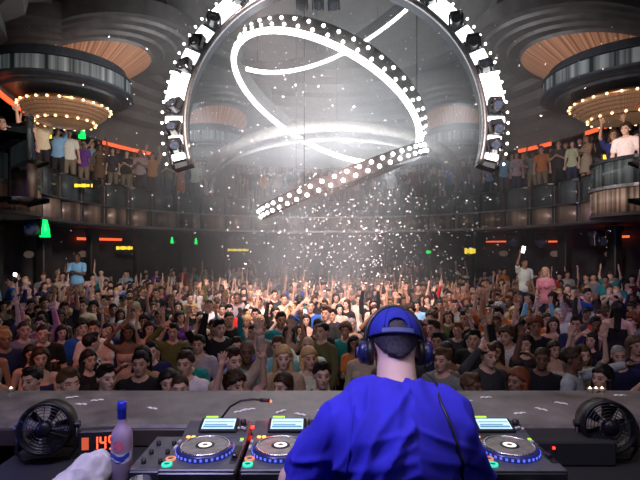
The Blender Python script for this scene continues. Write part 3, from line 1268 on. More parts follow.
# ------------------------------------------------------------------ players
M['jogtop'] = mat('jog_plate', (.30, .28, .27), .35, .6, scale=40)
M['jogring'] = mat('jog_rim', (.03, .03, .05), .25, .3, emit=(.05, .08, 1), es=.12)
M['silver'] = mat('silver_rim', (.6, .6, .62), .25, .9)
M['blue'] = glow('blue_led', (.12, .18, 1), .95)
M['screen'] = glow('deck_screen', (.55, .80, .92), .95)
M['screenbar'] = glow('deck_screen_bar', (.16, .36, .52), .6)
M['amber'] = glow('amber_button', (1, .42, .06), 2.2)
M['playgreen'] = glow('play_button', (.05, .85, .55), .9)
M['cueorange'] = glow('cue_button', (.95, .35, .18), .6)
M['ledwhite'] = glow('led_white', (.9, .92, 1), 7)
M['whitekey'] = mat('white_key', (.6, .6, .62), .4)
M['redled'] = glow('red_led', (1, .03, .02), 4)
M['limeled'] = glow('lime_led', (.45, .95, .05), 1.1)


def make_deck():
    W, Dp, H = .245, .372, .102
    rt = empty('media_player')
    m = MB()
    m.box((0, 0, H * .46), (W, Dp, H * .92), ch=.006)
    m.build('chassis', M['satin'], rt)
    m = MB()
    m.box((0, -.035, H * .94), (W - .006, Dp - .075, .01), ch=.003)
    m.box((0, Dp / 2 - .055, H * .94 + .012), (W - .006, .105, .012), R=Matrix.Rotation(math.radians(13), 3, 'X'), ch=.003)
    m.build('face_plate', M['deck'], rt)
    zt = H * .99
    c = (-.005, -.045, zt)
    o = None
    m = MB()
    m.lathe([(.0955, -.004), (.0965, .004), (.0945, .014), (.088, .019), (.084, .0195)], c, 48)
    jw = m.build('jog_wheel', M['jogring'], rt, True)
    m = MB()
    m.lathe([(.084, .0195), (.083, .0225), (.078, .0225), (.077, .020)], c, 48)
    m.build('silver_ring', M['silver'], jw, True)
    m = MB()
    m.lathe([(.077, .020), (.032, .0205)], c, 48)
    m.build('jog_plate', M['jogtop'], jw, True)
    m = MB()
    m.lathe([(.032, .0205), (.030, .022), (.022, .022)], c, 32)
    m.build('hub_ring', M['black'], jw, True)
    m = MB()
    m.lathe([(.022, .0222), (.009, .0224)], c, 24)
    m.build('hub_display', glow('hub_display', (.95, .92, .85), 1.0), jw)
    m = MB()
    m.lathe([(.009, .0226), (.001, .0228)], c, 14)
    m.build('hub_centre', mat('hub_amber', (.25, .13, .05), .5), jw)
    m = MB()
    for i in range(34):
        a = 2 * PI * i / 34
        m.box((c[0] + .0945 * math.cos(a), c[1] + .0945 * math.sin(a), zt + .008), (.005, .0075, .008), a)
    m.build('jog_dimple_lights', M['blue'], jw)
    # screen on the raised back
    R = Matrix.Rotation(math.radians(16), 3, 'X')
    sc = Vector((.005, Dp / 2 - .052, zt + .022))
    m = MB()
    m.box(sc, (.142, .078, .012), R=R, ch=.003)
    s_ = m.build('screen_bezel', M['black'], rt)
    m = MB()
    m.box(sc + R @ Vector((0, 0, .0065)), (.120, .060, .002), R=R)
    m.build('screen', M['screen'], s_)
    m = MB()
    for k, (yy, hh, ww, xx) in enumerate(((-.018, .010, .11, 0), (-.006, .006, .085, -.01), (.010, .004, .11, 0))):
        m.box(sc + R @ Vector((xx, yy, .0078)), (ww, hh, .001), R=R)
    m.build('waveform_lines', M['screenbar'], s_)
    m = MB()
    m.box(sc + R @ Vector((-.035, .045, .004)), (.045, .007, .004), R=R)
    m.build('usb_light', M['limeled'], rt)
    for x, y, mm, nm in ((-.10, -.152, 'playgreen', 'play_button'), (-.10, -.112, 'cueorange', 'cue_button')):
        m = MB()
        m.lathe([(.0165, 0), (.0165, .006), (.011, .007), (.0105, .004)], (x, y, zt), 20)
        o = m.build(nm, M[mm], rt)
        m = MB()
        m.lathe([(.0105, .004), (.001, .0065)], (x, y, zt), 16)
        m.build('button_cap', M['deck'], o, True)
    for x in (-.092, -.074):
        m = MB()
        m.box((x, .068, zt + .004), (.014, .009, .008), ch=.002)
        m.build('loop_button', M['amber'], rt)
    for x, y in ((.082, .112), (.094, .118), (.104, .107)):
        m = MB()
        m.box((x, y, zt + .02), (.008, .011, .008), ch=.002)
        m.build('menu_button', M['whitekey'], rt)
    m = MB()
    m.lathe([(.012, 0), (.011, .016), (.001, .017)], (.094, .148, zt + .022), 14)
    m.build('browse_knob', M['satin'], rt, True)
    m = MB()
    m.box((.104, -.07, zt + .001), (.022, .135, .003), ch=.001)
    f_ = m.build('pitch_slot', M['black'], rt)
    m = MB()
    m.box((.104, -.095, zt + .008), (.016, .024, .014), ch=.003)
    m.box((.104, -.095, zt + .016), (.014, .002, .002))
    m.build('pitch_slider', M['satin'], f_)
    for y in (.03, .05):
        m = MB()
        m.box((.104, y, zt + .003), (.012, .009, .005), ch=.001)
        m.build('tempo_button', M['limeled'] if y > .04 else M['whitekey'], rt)
    m = MB()
    m.box((-.112, -.02, zt + .003), (.008, .03, .005))
    m.box((-.112, .03, zt + .003), (.008, .02, .005))
    m.build('direction_switch', M['whitekey'], rt)
    m = MB()
    m.box((0, -Dp / 2 - .001, .055), (.042, .004, .005), ch=.001)
    m.sphere((0, -Dp / 2 - .003, .055), .006, 10, 6)
    m.build('front_light', M['ledwhite'], rt)
    m = MB()
    for x in (-.1, .1):
        for y in (-.15, .15):
            m.lathe([(.001, -.002), (.014, -.002), (.014, .004)], (x, y, 0), 12)
    m.build('rubber_feet', M['black'], rt)
    return rt


DY = 1.48 + .186
dk0 = make_deck()
for i, (x, lb) in enumerate(((-.383, 'DJ media player nearest the frosted bottle'), (-.128, "DJ media player under the DJ's bent arm, with red light on its rear edge"),
                             (.381, "DJ media player hidden in front of the DJ's chest"), (.645, "DJ media player beyond the DJ's far arm, nearest the unlit fan"))):
    o = dk0 if i == 0 else copy_tree(dk0)
    o.location = (x, DY, RZ_ + .002)
    tag(o, lb, 'media player', 'DJ media players')

# mixer between the second and third players
rt = empty('dj_mixer', (.127, DY, RZ_ + .002))
m = MB()
m.box((0, 0, .046), (.245, .372, .092), ch=.006)
m.build('chassis', M['satin'], rt)
m = MB()
m.box((0, 0, .094), (.236, .36, .006), ch=.002)
m.build('face_plate', M['deck'], rt)
k0 = f0 = None
for ci in range(4):
    x = -.075 + ci * .05
    for r_ in range(5):
        if k0 is None:
            q = MB()
            q.lathe([(.0095, 0), (.008, .018), (.001, .0185)], (0, 0, 0), 14)
            q.box((0, .005, .0187), (.002, .008, .001))
            k0 = o = q.build('knob', M['black'], rt, True)
        else:
            o = k0.copy()
            COL.objects.link(o)
            o.parent = rt
        o.location = (x, .14 - r_ * .042, .097)
    if f0 is None:
        q = MB()
        q.box((0, 0, .001), (.006, .07, .002))
        q.box((0, 0, .009), (.018, .012, .014), ch=.003)
        f0 = o = q.build('channel_fader', M['whitekey'], rt)
    else:
        o = f0.copy()
        COL.objects.link(o)
        o.parent = rt
    o.location = (x, -.09 + random.uniform(0, .02), .097)
q = MB()
for ci in range(4):
    for k in range(7):
        q.box((-.055 + ci * .05, -.05 + k * .012, .099), (.004, .007, .003))
q.build('level_lights', M['blue'], rt)
q = MB()
q.box((0, -.155, .098), (.08, .006, .002))
q.box((0, -.155, .105), (.012, .018, .014), ch=.003)
q.build('crossfader', M['whitekey'], rt)
tag(rt, "black DJ mixer with blue lights at the DJ's hands", 'mixer')

# red-lit effects box behind the middle player
rt = empty('effects_unit', (-.215, 1.935, TZ))
m = MB()
m.box((0, 0, .07), (.30, .12, .14), ch=.006)
m.build('housing', M['satin'], rt)
m = MB()
for i in range(8):
    m.box((-.12 + i * .034, -.02, .143), (.018, .018, .008), ch=.002)
m.box((.0, -.061, .115), (.22, .004, .02))
m.build('red_buttons', M['redled'], rt)
tag(rt, 'small box with red lit buttons behind the middle player', 'effects unit')

# pale cable channel on the table edge beyond the end player
rt = empty('cable_cover', (.85, 1.62, TZ))
m = MB()
m.box((0, 0, .02), (.05, .50, .04), ch=.012)
m.build('channel', mat('pale_plastic', (.33, .33, .34), .5), rt)
m = MB()
m.tube([(.0, .25, .02), (-.02, .3, .03), (-.05, .34, .012)], .008, 8)
m.build('cable_end', M['black'], rt, True)
tag(rt, 'pale cable cover lying beside the end player', 'cable cover')

# black power unit with a red pilot lamp
rt = empty('power_unit', (.945, 1.95, TZ))
m = MB()
m.box((0, 0, .05), (.44, .14, .10), ch=.008)
m.build('housing', M['stagewall'], rt)
m = MB()
m.sphere((-.03, -.072, .075), .006, 8, 6)
m.build('pilot_lamp', M['redled'], rt, True)
m = MB()
for x in (-.15, -.1, .08, .13):
    m.lathe([(.014, 0), (.013, .012), (.001, .013)], (x, -.071, .05), 12, R=Matrix.Rotation(PI / 2, 3, 'X'))
m.build('dial', M['black'], rt) if False else None
tag(rt, 'black rack box with a single red pilot lamp by the unlit fan', 'power unit')


# fans
M['fanblack'] = mat('fan_black', (.008, .008, .010), .35, scale=20, spec=.3)


def make_fan():
    rt = empty('drum_fan')
    r = .096
    R = Matrix.Rotation(PI / 2, 3, 'X')
    m = MB()
    m.lathe([(r, -.05), (r + .006, -.045), (r + .006, .045), (r, .055), (r - .008, .05), (r - .008, -.045)], (0, 0, 0), 48, R=R, close=True)
    m.build('drum', M['fanblack'], rt, True)
    m = MB()
    for q in (.025, .038, .05, .062, .074, .085):
        m.tube([(q * math.cos(2 * PI * i / 36), -.052 - .012 * (1 - q / r), q * math.sin(2 * PI * i / 36)) for i in range(36)], .0016, 5, closed=True)
    for i in range(16):
        a = 2 * PI * i / 16
        m.tube([(.028 * math.cos(a), -.062, .028 * math.sin(a)), (.091 * math.cos(a), -.052, .091 * math.sin(a))], .0016, 5)
    m.build('grille', M['fanblack'], rt)
    m = MB()
    m.lathe([(.001, .07), (.02, .068), (.03, .058), (.03, .04)], (0, 0, 0), 24, R=R)
    m.build('hub_cap', M['fanblack'], rt, True)
    for i in range(5):
        a = 2 * PI * i / 5
        q = MB()
        v = []
        for t in range(6):
            rr_ = .025 + .060 * t / 5
            wv = .018 + .016 * t / 5
            for s_ in (-1, 1):
                aa = a + s_ * wv / rr_ * .7
                v.append((rr_ * math.cos(aa), .01 + s_ * .018, rr_ * math.sin(aa)))
        q.add(v, [(t * 2, t * 2 + 1, t * 2 + 3, t * 2 + 2) for t in range(5)])
        q.build('blade', M['black'], rt, True)
    m = MB()
    m.tube([(-r - .012, 0, 0), (-r - .014, .0, -.09), (-.08, 0, -.128), (.08, 0, -.128), (r + .014, 0, -.09), (r + .012, 0, 0)], .008, 8)
    m.build('stand', M['fanblack'], rt, True)
    for s_ in (-1, 1):
        q = MB()
        q.lathe([(.001, -.012), (.014, -.01), (.014, .01), (.001, .012)], (s_ * (r + .014), 0, 0), 14, R=Matrix.Rotation(PI / 2, 3, 'Y'))
        q.build('pivot_knob', M['black'], rt)
    return rt


f0 = make_fan()
f0.location = (-1.10, 1.94, 1.137)
f0.rotation_euler = (math.radians(-8), 0, math.radians(14))
tag(f0, 'round black drum fan with blue light on its grille, near the bottle', 'fan', 'drum fans')
f1 = copy_tree(f0)
f1.location = (1.165, 1.96, 1.137)
f1.rotation_euler = (math.radians(-8), 0, math.radians(-10))
tag(f1, 'round black drum fan, unlit, beyond the end player', 'fan', 'drum fans')
for x, y, lab in ((-1.10, 1.93, 'low black block under the blue-lit fan'),):
    pass

# bottle: frosted, blue cap
BP = Vector((-.722, 1.75, TZ + .001))
rt = empty('bottle', BP)
m = MB()
m.lathe([(.001, .0), (.034, .0), (.0375, .006), (.0375, .165), (.036, .182), (.028, .200), (.0175, .213), (.0145, .225), (.0135, .255)], n=32)
M['frost'] = mat('frosted_glass', (.50, .38, .54), .35, var=.06, spec=.6, trans=.25)
m.build('glass_body', M['frost'], rt, True)
m = MB()
m.lathe([(.0145, .235), (.0155, .238), (.0155, .262), (.0165, .264), (.0165, .292), (.0145, .297), (.001, .298)], n=24)
m.build('cap', mat('blue_cap', (.03, .05, .6), .3, .2), rt, True)


def label_patch(name, z0, z1, a0, a1, material, wavy=0.0, rad=.0382):
    q = MB()
    N = 18
    v = []
    for i in range(N + 1):
        a = a0 + (a1 - a0) * i / N
        dz = wavy * math.sin(i / N * 2 * PI * 1.2)
        v += [(rad * math.cos(a), rad * math.sin(a), z0 + dz), (rad * math.cos(a), rad * math.sin(a), z1 + dz)]
    q.add(v, [(i * 2, i * 2 + 2, i * 2 + 3, i * 2 + 1) for i in range(N)])
    return q.build(name, material, rt, True)


lw = mat('label_white', (.68, .66, .74), .5)
lb_ = mat('label_blue', (.03, .06, .5), .5)
label_patch('label', .088, .122, -PI * .95, -PI * .05, lw, .004)
label_patch('label_script', .100, .116, -PI * .86, -PI * .16, lb_, .006, .0387)
label_patch('label_script', .090, .094, -PI * .8, -PI * .3, lb_, .004, .0387)
q = MB()
N = 14
v = []
for i in range(N + 1):
    t_ = -1 + 2 * i / N
    an = -PI / 2 + t_ * .022 / .0384
    hh = .020 * math.sqrt(max(0, 1 - t_ * t_)) + .0004
    v += [(.0384 * math.cos(an), .0384 * math.sin(an), .146 - hh * .9), (.0384 * math.cos(an), .0384 * math.sin(an), .146 + hh)]
q.add(v, [(i * 2, i * 2 + 2, i * 2 + 3, i * 2 + 1) for i in range(N)])
q.build('red_emblem', mat('label_red', (.68, .16, .24), .5, var=.4, scale=60), rt, True)
tag(rt, 'frosted spirits bottle with blue cap and red-and-blue label', 'bottle')

# crumpled white towel
bx, by, bz = -.822, 1.70, TZ + .002
t = Body()
t.ell((0, 0, .045), (.075, .07, .05), .03).ell((-.05, -.03, .03), (.06, .05, .035), .03).ell((.03, .035, .07), (.04, .04, .035), .03).cap((-.07, .0, .02), (.05, -.05, .02), .025, .025, .02).ell((.01, .01, .09), (.045, .045, .035), .03)
t.cap((-.04, .03, .06), (.05, .05, .085), .016, .012, .012).cap((-.06, -.02, .05), (.02, -.04, .075), .014, .012, .012)
V, Q = t.mesh(.006, lambda X, Y, Z: .003 - Z + 0 * X + 0 * Y)
for i in range(len(V)):
    p = Vector(V[i]) * 22
    V[i] += np.array(mnoise.noise_vector(p)) * .010 * min(1.0, V[i][2] / .02) + np.array((0, 0, 1.0)) * (1 - abs(mnoise.noise(Vector((V[i][0] * 16 + V[i][1] * 9, V[i][1] * 26, 3)))) * 2) * .010 * min(1.0, V[i][2] / .03)
V[:, 2] = np.maximum(V[:, 2], 0)
o = link('towel', to_mesh('towel', V, Q, mat('white_towel', (.62, .60, .62), .95, scale=40, var=.1), None), None, (bx, by, bz))
tag(o, 'crumpled white towel lying in front of the frosted bottle', 'towel')

# red digital clock behind the towel
rt = empty('digital_clock', (-.882, 1.93, TZ), .12)
m = MB()
m.box((0, 0, .085), (.155, .05, .095), ch=.006)
m.box((0, .005, .02), (.12, .07, .04), ch=.004)
m.build('housing', M['satin'], rt)
m = MB()
SEG = {'1': 'bc', '4': 'fgbc', '5': 'afgcd', '9': 'abcdfg', '2': 'abged', '0': 'abcdef'}


def digit(m, ch, x, z, w, h, y):
    tk = .0055
    pos = {'a': (0, h / 2, 1), 'd': (0, -h / 2, 1), 'g': (0, 0, 1), 'b': (w / 2, h / 4, 0), 'c': (w / 2, -h / 4, 0), 'f': (-w / 2, h / 4, 0), 'e': (-w / 2, -h / 4, 0)}
    for s_ in SEG[ch]:
        dx, dz, hor = pos[s_]
        m.box((x + dx, y, z + dz), ((w - .003, .003, tk) if hor else (tk, .003, h / 2 - .003)))


dm = mat('clock_red', (1, .1, .03), .4, emit=(1, .09, .03), es=2.6)
for ch, x in (('1', -.014), ('4', .017), ('5', .050)):
    m = MB()
    digit(m, ch, x, .085, .019, .05, -.0265)
    m.build('digit', dm, rt)
m = MB()
m.box((-.05, -.0262, .083), (.026, .003, .048))
m.build('orange_window', mat('clock_orange', (.6, .12, .04), .4, emit=(1, .16, .06), es=.45), rt)
tag(rt, 'digital clock with red glowing digits behind the towel', 'clock')

# glass at the lower edge, its blue light put into the ice colour
rt = empty('drinking_glass', (-.60, 1.60, TZ + .001))
m = MB()
m.lathe([(.001, 0), (.028, 0), (.034, .085), (.0325, .085), (.027, .006), (.001, .006)], n=24)
m.build('tumbler', mat('clear_glass', (.8, .85, 1), .05, var=.02, trans=.9), rt, True)
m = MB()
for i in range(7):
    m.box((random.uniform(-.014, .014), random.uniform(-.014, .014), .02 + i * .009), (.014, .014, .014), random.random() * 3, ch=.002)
m.build('ice', mat('ice_blue_glow', (.5, .55, .95), .15, emit=(.2, .25, 1), es=.25), rt)  # emission stands in for blue light falling on the ice
tag(rt, 'tumbler of ice sparkling blue beside the frosted bottle', 'glass')

# side unit between bottle and first player
rt = empty('control_unit', (-.590, 1.80, TZ), .0)
m = MB()
m.box((0, 0, .045), (.145, .30, .09), ch=.006)
m.build('housing', M['satin'], rt)
m = MB()
m.box((0, 0, .092), (.138, .29, .004), ch=.001)
m.build('face_plate', M['deck'], rt)
q0 = None
for i in range(6):
    if q0 is None:
        q = MB()
        q.lathe([(.009, 0), (.008, .016), (.001, .017)], (0, 0, 0), 12)
        q0 = o = q.build('knob', M['black'], rt, True)
    else:
        o = q0.copy()
        COL.objects.link(o)
        o.parent = rt
    o.location = (-.035 + (i % 2) * .06, -.1 + (i // 2) * .08, .094)
tag(rt, 'small grey-topped control box between the bottle and first player', 'control box')

# gooseneck lamp with red tip
rt = empty('gooseneck_lamp', (-.43, 2.0, TZ))
m = MB()
m.lathe([(.001, 0), (.028, 0), (.028, .012), (.01, .016), (.008, .03), (.001, .03)], n=18)
m.build('base', M['satin'], rt, True)
pts = [Vector((0, 0, .02)), Vector((.002, 0, .10)), Vector((.02, 0, .150)), Vector((.055, .0, .197)), Vector((.10, 0, .222)), Vector((.15, 0, .228)), Vector((.185, 0, .225))]
m = MB()
m.tube(pts, .0045, 8)
m.build('gooseneck', M['black'], rt, True)
m = MB()
m.tube([(.18, 0, .2255), (.222, 0, .222)], .008, 10)
h_ = m.build('lamp_head', M['satin'], rt, True)
m = MB()
m.sphere((.224, 0, .220), .006, 8, 6)
m.build('red_tip', mat('red_tip', (1, .2, .1), .4, emit=(1, .15, .06), es=3), h_, True)
tag(rt, 'thin black gooseneck lamp with a red tip bending over the ledge', 'lamp')

# small things on the ledge: tea lights and confetti strips
tl = None
for i, (px, py) in enumerate(((590, 388), (596, 387.5), (602, 388), (11, 390))):
    D_ = 2.6
    loc = ((px - 320) / F * D_, D_, LZ + .001)
    if tl is None:
        tl = o = empty('tea_light')
        m = MB()
        m.lathe([(.001, 0), (.014, 0), (.016, .022), (.0145, .022), (.013, .004), (.001, .004)], n=16)
        m.build('holder', mat('votive_glass', (.5, .45, .4), .2, trans=.5), o, True)
        m = MB()
        m.lathe([(.001, .005), (.010, .005), (.010, .014), (.004, .026), (.001, .03)], n=12)
        m.build('flame', mat('flame', (1, .8, .5), .4, emit=(1, .78, .5), es=3.0), o, True)
    else:
        o = copy_tree(tl)
    o.location = loc
    tag(o, ('tea light on the ledge, first of the trio over the unlit fan', 'tea light on the ledge, middle of the trio over the unlit fan', 'tea light on the ledge, last of the trio over the unlit fan', 'single dim tea light on the ledge over the blue-lit fan')[i], 'candle', 'tea lights on the ledge')
cf = None
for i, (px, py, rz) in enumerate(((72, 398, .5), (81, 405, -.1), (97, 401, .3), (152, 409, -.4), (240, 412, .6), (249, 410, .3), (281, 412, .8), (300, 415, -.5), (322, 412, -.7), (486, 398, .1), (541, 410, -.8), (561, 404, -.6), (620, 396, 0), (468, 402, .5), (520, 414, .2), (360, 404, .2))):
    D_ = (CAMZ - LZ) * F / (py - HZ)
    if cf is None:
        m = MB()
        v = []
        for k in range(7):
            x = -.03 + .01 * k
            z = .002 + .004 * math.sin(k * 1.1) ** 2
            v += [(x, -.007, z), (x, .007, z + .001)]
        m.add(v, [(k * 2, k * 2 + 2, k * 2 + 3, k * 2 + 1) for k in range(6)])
        cf = o = m.build('confetti_strip', mat('paper_white_glow', (.85, .85, .86), .7, emit=(1, 1, 1), es=.08), None, True)  # slight emission brightens the paper in place of lamp light
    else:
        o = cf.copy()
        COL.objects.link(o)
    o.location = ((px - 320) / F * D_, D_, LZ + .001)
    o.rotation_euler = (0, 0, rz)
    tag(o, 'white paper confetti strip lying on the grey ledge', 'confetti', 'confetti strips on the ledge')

# ------------------------------------------------------------------ the DJ
M['djshirt'] = mat('blue_shirt', (.026, .022, .54), .85, scale=18, var=.14)
M['djskin'] = object_colour_mat('dj_skin', .5, 30, .08, feat='feat')
M['cap'] = mat('blue_cap_cloth', (.015, .025, .36), .85, scale=40, var=.2)
M['djhair'] = mat('short_dark_hair', (.035, .028, .045), .7, scale=120, var=.6)
pit = math.radians(20)
fw = np.array((.02, math.cos(pit), -math.sin(pit)))
fw /= np.linalg.norm(fw)
yl = -fw
zl = np.array((0.03, math.sin(pit), math.cos(pit)))
zl -= yl * (zl @ yl)
zl /= np.linalg.norm(zl)
HR = np.stack([np.cross(yl, zl), yl, zl], 1)
HC = np.array((.232, 1.50, 1.545))
HS = .93
NB0, NB1 = (.218, 1.345, 1.395), (.231, 1.462, 1.505)
torso = Body()
torso.ell((.207, 1.265, 1.27), (.128, .118, .20), .04).ell((.207, 1.265, 1.355), (.160, .098, .09), .05).ell((.205, 1.215, 1.08), (.126, .108, .18), .05).ell((.2, 1.15, .93), (.165, .118, .13), .05)
torso.cap((.072, 1.315, 1.372), (.338, 1.31, 1.374), .056, .056, .05).cap((.135, 1.335, 1.412), (.302, 1.335, 1.412), .044, .044, .05)
ARM = {'l': [(.052, 1.30, 1.358), (-.070, 1.345, 1.205), (.070, 1.565, 1.212), (.35, .93, -.06)], 'r': [(.350, 1.295, 1.358), (.420, 1.325, 1.180), (.345, 1.56, 1.212), (-.3, .95, -.06)]}
body = Body()
body.p = list(torso.p)
body.cap(NB0, NB1, .062, .057, .03)
slv = Body()
for k, sd in (('l', -1), ('r', 1)):
    s0, e, w, d = ARM[k]
    body.cap(s0, e, .054, .043, .03).cap(e, w, .044, .030, .015)
    q = Body()
    d_ = Vector(d).normalized()
    # hand resting on the controls: palm down, fingers forward, thumb towards the middle
    w_ = Vector(w)
    lat = Vector((0, 0, 1)).cross(d_).normalized()
    body.ell(w_ + d_ * .048 - Vector((0, 0, .004)), (.036, .045, .020), .02)
    for o_, L in ((-.032, .060), (-.011, .074), (.011, .078), (.032, .068)):
        b0_ = w_ + d_ * .082 + lat * o_
        m0 = b0_ + d_ * L * .5 + lat * o_ * .15 + Vector((0, 0, .004))
        t0 = m0 + d_ * L * .42 - Vector((0, 0, .018))
        body.cap(b0_, m0, .0092, .0088, .006).cap(m0, t0, .0088, .0072, .003)
    th = w_ + d_ * .03 + lat * (.03 if k == 'r' else -.03) * 1.0
    sg = 1 if k == 'r' else -1
    body.cap(th, th + d_ * .03 + lat * sg * .028, .0115, .0100, .01).cap(th + d_ * .03 + lat * sg * .028, th + d_ * .062 + lat * sg * .032 - Vector((0, 0, .008)), .0100, .0080, .004)
    m1 = tuple(s0[i] + (e[i] - s0[i]) * (.76 if k == 'l' else .95) for i in range(3))
    slv.cap(s0, m1, .066, .054, .014)
for x in (-1, 1):
    hp, kn, an = (.2 + x * .09, 1.15, .9), (.2 + x * .11, 1.20, .48), (.2 + x * .12, 1.10, .09)
    body.cap(hp, kn, .09, .06, .03).cap(kn, an, .058, .04, .02).cap((.2 + x * .12, 1.07, .045), (.2 + x * .13, 1.25, .035), .045, .036, .03)
head_into(body, HC, HR, HS)
V, Q = body.mesh(.0062)
ft = face_feat(V, HC, HR, HS)
dj = link('person', to_mesh('dj_body', V, Q, M['djskin'], ft))
dj.color = (.66, .44, .38, 1)
tag(dj, 'DJ seen from behind in a royal blue T-shirt and backwards blue cap', 'person')
HL = lambda p: HC + HS * (HR @ np.array(p, float))
# T-shirt with folds
sh = Body()
sh.p = torso.grown(.016).p + slv.p
sh.cap((.205, 1.20, 1.15), (.2, 1.15, .90), .126, .160, .05)
nb = np.array(NB0) + (np.array(NB1) - np.array(NB0)) * .22
ax_ = (np.array(NB1) - np.array(NB0))
ax_ /= np.linalg.norm(ax_)


def collar(X, Y, Z):
    dx, dy, dz = X - nb[0], Y - nb[1] + .01, Z - nb[2]
    t = dx * ax_[0] + dy * ax_[1] + dz * ax_[2]
    rad = np.sqrt(np.maximum(0, dx ** 2 + dy ** 2 + dz ** 2 - t * t))
    return np.maximum(np.minimum(.074 + .25 * np.maximum(t, 0) - rad, t + .028), .86 - Z)


V, Q = sh.mesh(.0062, collar)
me = to_mesh('dj_shirt', V, Q, M['djshirt'], None)
nr = np.zeros(len(V) * 3, np.float32)
me.vertices.foreach_get('normal', nr)
nr = nr.reshape(-1, 3)
for i in range(len(V)):
    p = Vector(V[i])
    x, z = p.x - .21, p.z - 1.30
    sd = 1.0 if x > .02 else -1.0
    fo = 0.0
    # creases: stretched noise running down and inwards from each shoulder, and across the small of the back
    for an, fq, am in ((-52 * sd, 15, .0135), (-30 * sd, 24, .0075), (75, 20, .0055)):
        ca_, sa_ = math.cos(math.radians(an)), math.sin(math.radians(an))
        al, ac = x * ca_ + z * sa_, -x * sa_ + z * ca_
        wz = mnoise.noise(Vector((al * 4, ac * 4, an))) * .35
        nv = mnoise.noise(Vector((al * 3.2 + an, ac * fq + wz * 2, p.y * 4)))
        fo += (1 - min(1, abs(nv) * 2.6)) ** 1.6 * am * (.45 + max(0, .6 + mnoise.noise(p * 4 + Vector((an, 0, 0)))))
    V[i] += nr[i] * (fo + mnoise.noise(p * 18) * .0012)
me.vertices.foreach_set('co', V.astype(np.float32).ravel())
me.update()
shirt = link('t_shirt', me, dj)
from mathutils.bvhtree import BVHTree
bv = BVHTree.FromPolygons([tuple(v) for v in V], [tuple(q) for q in Q])
# sleeve seams and collar rib
def seam(x0, z0, x1, z1, n=16, off=.0008, bend=0.0):
    pts = []
    for i in range(n + 1):
        t_ = i / n
        x = x0 + (x1 - x0) * t_ + bend * math.sin(PI * t_)
        z = z0 + (z1 - z0) * t_
        h = bv.ray_cast(Vector((x, .6, z)), Vector((0, 1, 0)))
        if h[0]:
            nn_ = h[1] if h[1].y < 0 else -h[1]
            pts.append(h[0] + nn_ * off)
    return pts


m = MB()
m.tube(seam(.090, 1.45, .066, 1.17, bend=-.012), .0024, 6)
m.build('sleeve_seam', mat('seam_blue', (.014, .018, .38), .9), shirt, True)
m = MB()
ringp = []
u0 = np.cross(ax_, (1, 0, 0))
u0 /= np.linalg.norm(u0)
u1 = np.cross(ax_, u0)
for i in range(40):
    a = 2 * PI * i / 40
    d3 = u0 * math.cos(a) + u1 * math.sin(a)
    ringp.append(Vector(nb + np.array((0, -.01, 0)) + d3 * .074 + ax_ * (.002)))
m.build('unused', M['djshirt']) if False else None
# trousers
tr_ = Body()
for x in (-1, 1):
    tr_.cap((.2 + x * .09, 1.15, .9), (.2 + x * .11, 1.20, .48), .106, .078, .03).cap((.2 + x * .11, 1.20, .48), (.2 + x * .12, 1.10, .10), .078, .062, .02)
tr_.ell((.2, 1.15, .93), (.172, .126, .13), .04)
V2, Q2 = tr_.mesh(.012, lambda X, Y, Z: np.maximum(Z - .97, .07 - Z) + 0 * X + 0 * Y)
link('trousers', to_mesh('dj_trousers', V2, Q2, mat('dark_jeans', (.03, .035, .05), .9), None), dj)
sho = Body()
for x in (-1, 1):
    sho.cap((.2 + x * .12, 1.06, .048), (.2 + x * .13, 1.26, .036), .052, .042, .03)
V2, Q2 = sho.mesh(.010, lambda X, Y, Z: .004 - Z + 0 * X + 0 * Y)
link('shoes', to_mesh('dj_shoes', V2, Q2, M['black'], None), dj)
# hair below the cap
hb = Body()
E_ = lambda b_, p, r, k: b_.ell(HL(p), HS * np.array(r), k, HR)
E_(hb, (0, .014, .03), (.0785, .0965, .09), .02)
E_(hb, (0, .060, -.045), (.050, .045, .045), .03)


def hcut(X, Y, Z):
    dx, dy, dz = X - HC[0], Y - HC[1], Z - HC[2]
    lx = (dx * HR[0, 0] + dy * HR[1, 0] + dz * HR[2, 0]) / HS
    ly = (dx * HR[0, 1] + dy * HR[1, 1] + dz * HR[2, 1]) / HS
    lz = (dx * HR[0, 2] + dy * HR[1, 2] + dz * HR[2, 2]) / HS
    return np.maximum(np.maximum((-ly - .01) - 1.2 * (lz - .05), -.085 - lz + 0 * lx), lz - .105)


V2, Q2 = hb.mesh(.006, hcut)
link('hair', to_mesh('dj_hair', V2, Q2, M['djhair'], None), dj)
# cap worn backwards: crown, back strap opening, peak to the front? -> strap side towards us
cb = Body()
E_(cb, (0, .012, .034), (.0865, .105, .098), .02)


def local3(X, Y, Z):
    dx, dy, dz = X - HC[0], Y - HC[1], Z - HC[2]
    return [(dx * HR[0, j] + dy * HR[1, j] + dz * HR[2, j]) / HS for j in range(3)]


def ccut(X, Y, Z):
    lx, ly, lz = local3(X, Y, Z)
    base = .030 - lz + .10 * ly * 0
    hole = np.minimum(.031 - np.sqrt(lx ** 2 + (lz - .048) ** 2 + 0 * ly), ly - .03)
    return np.maximum(base, hole)


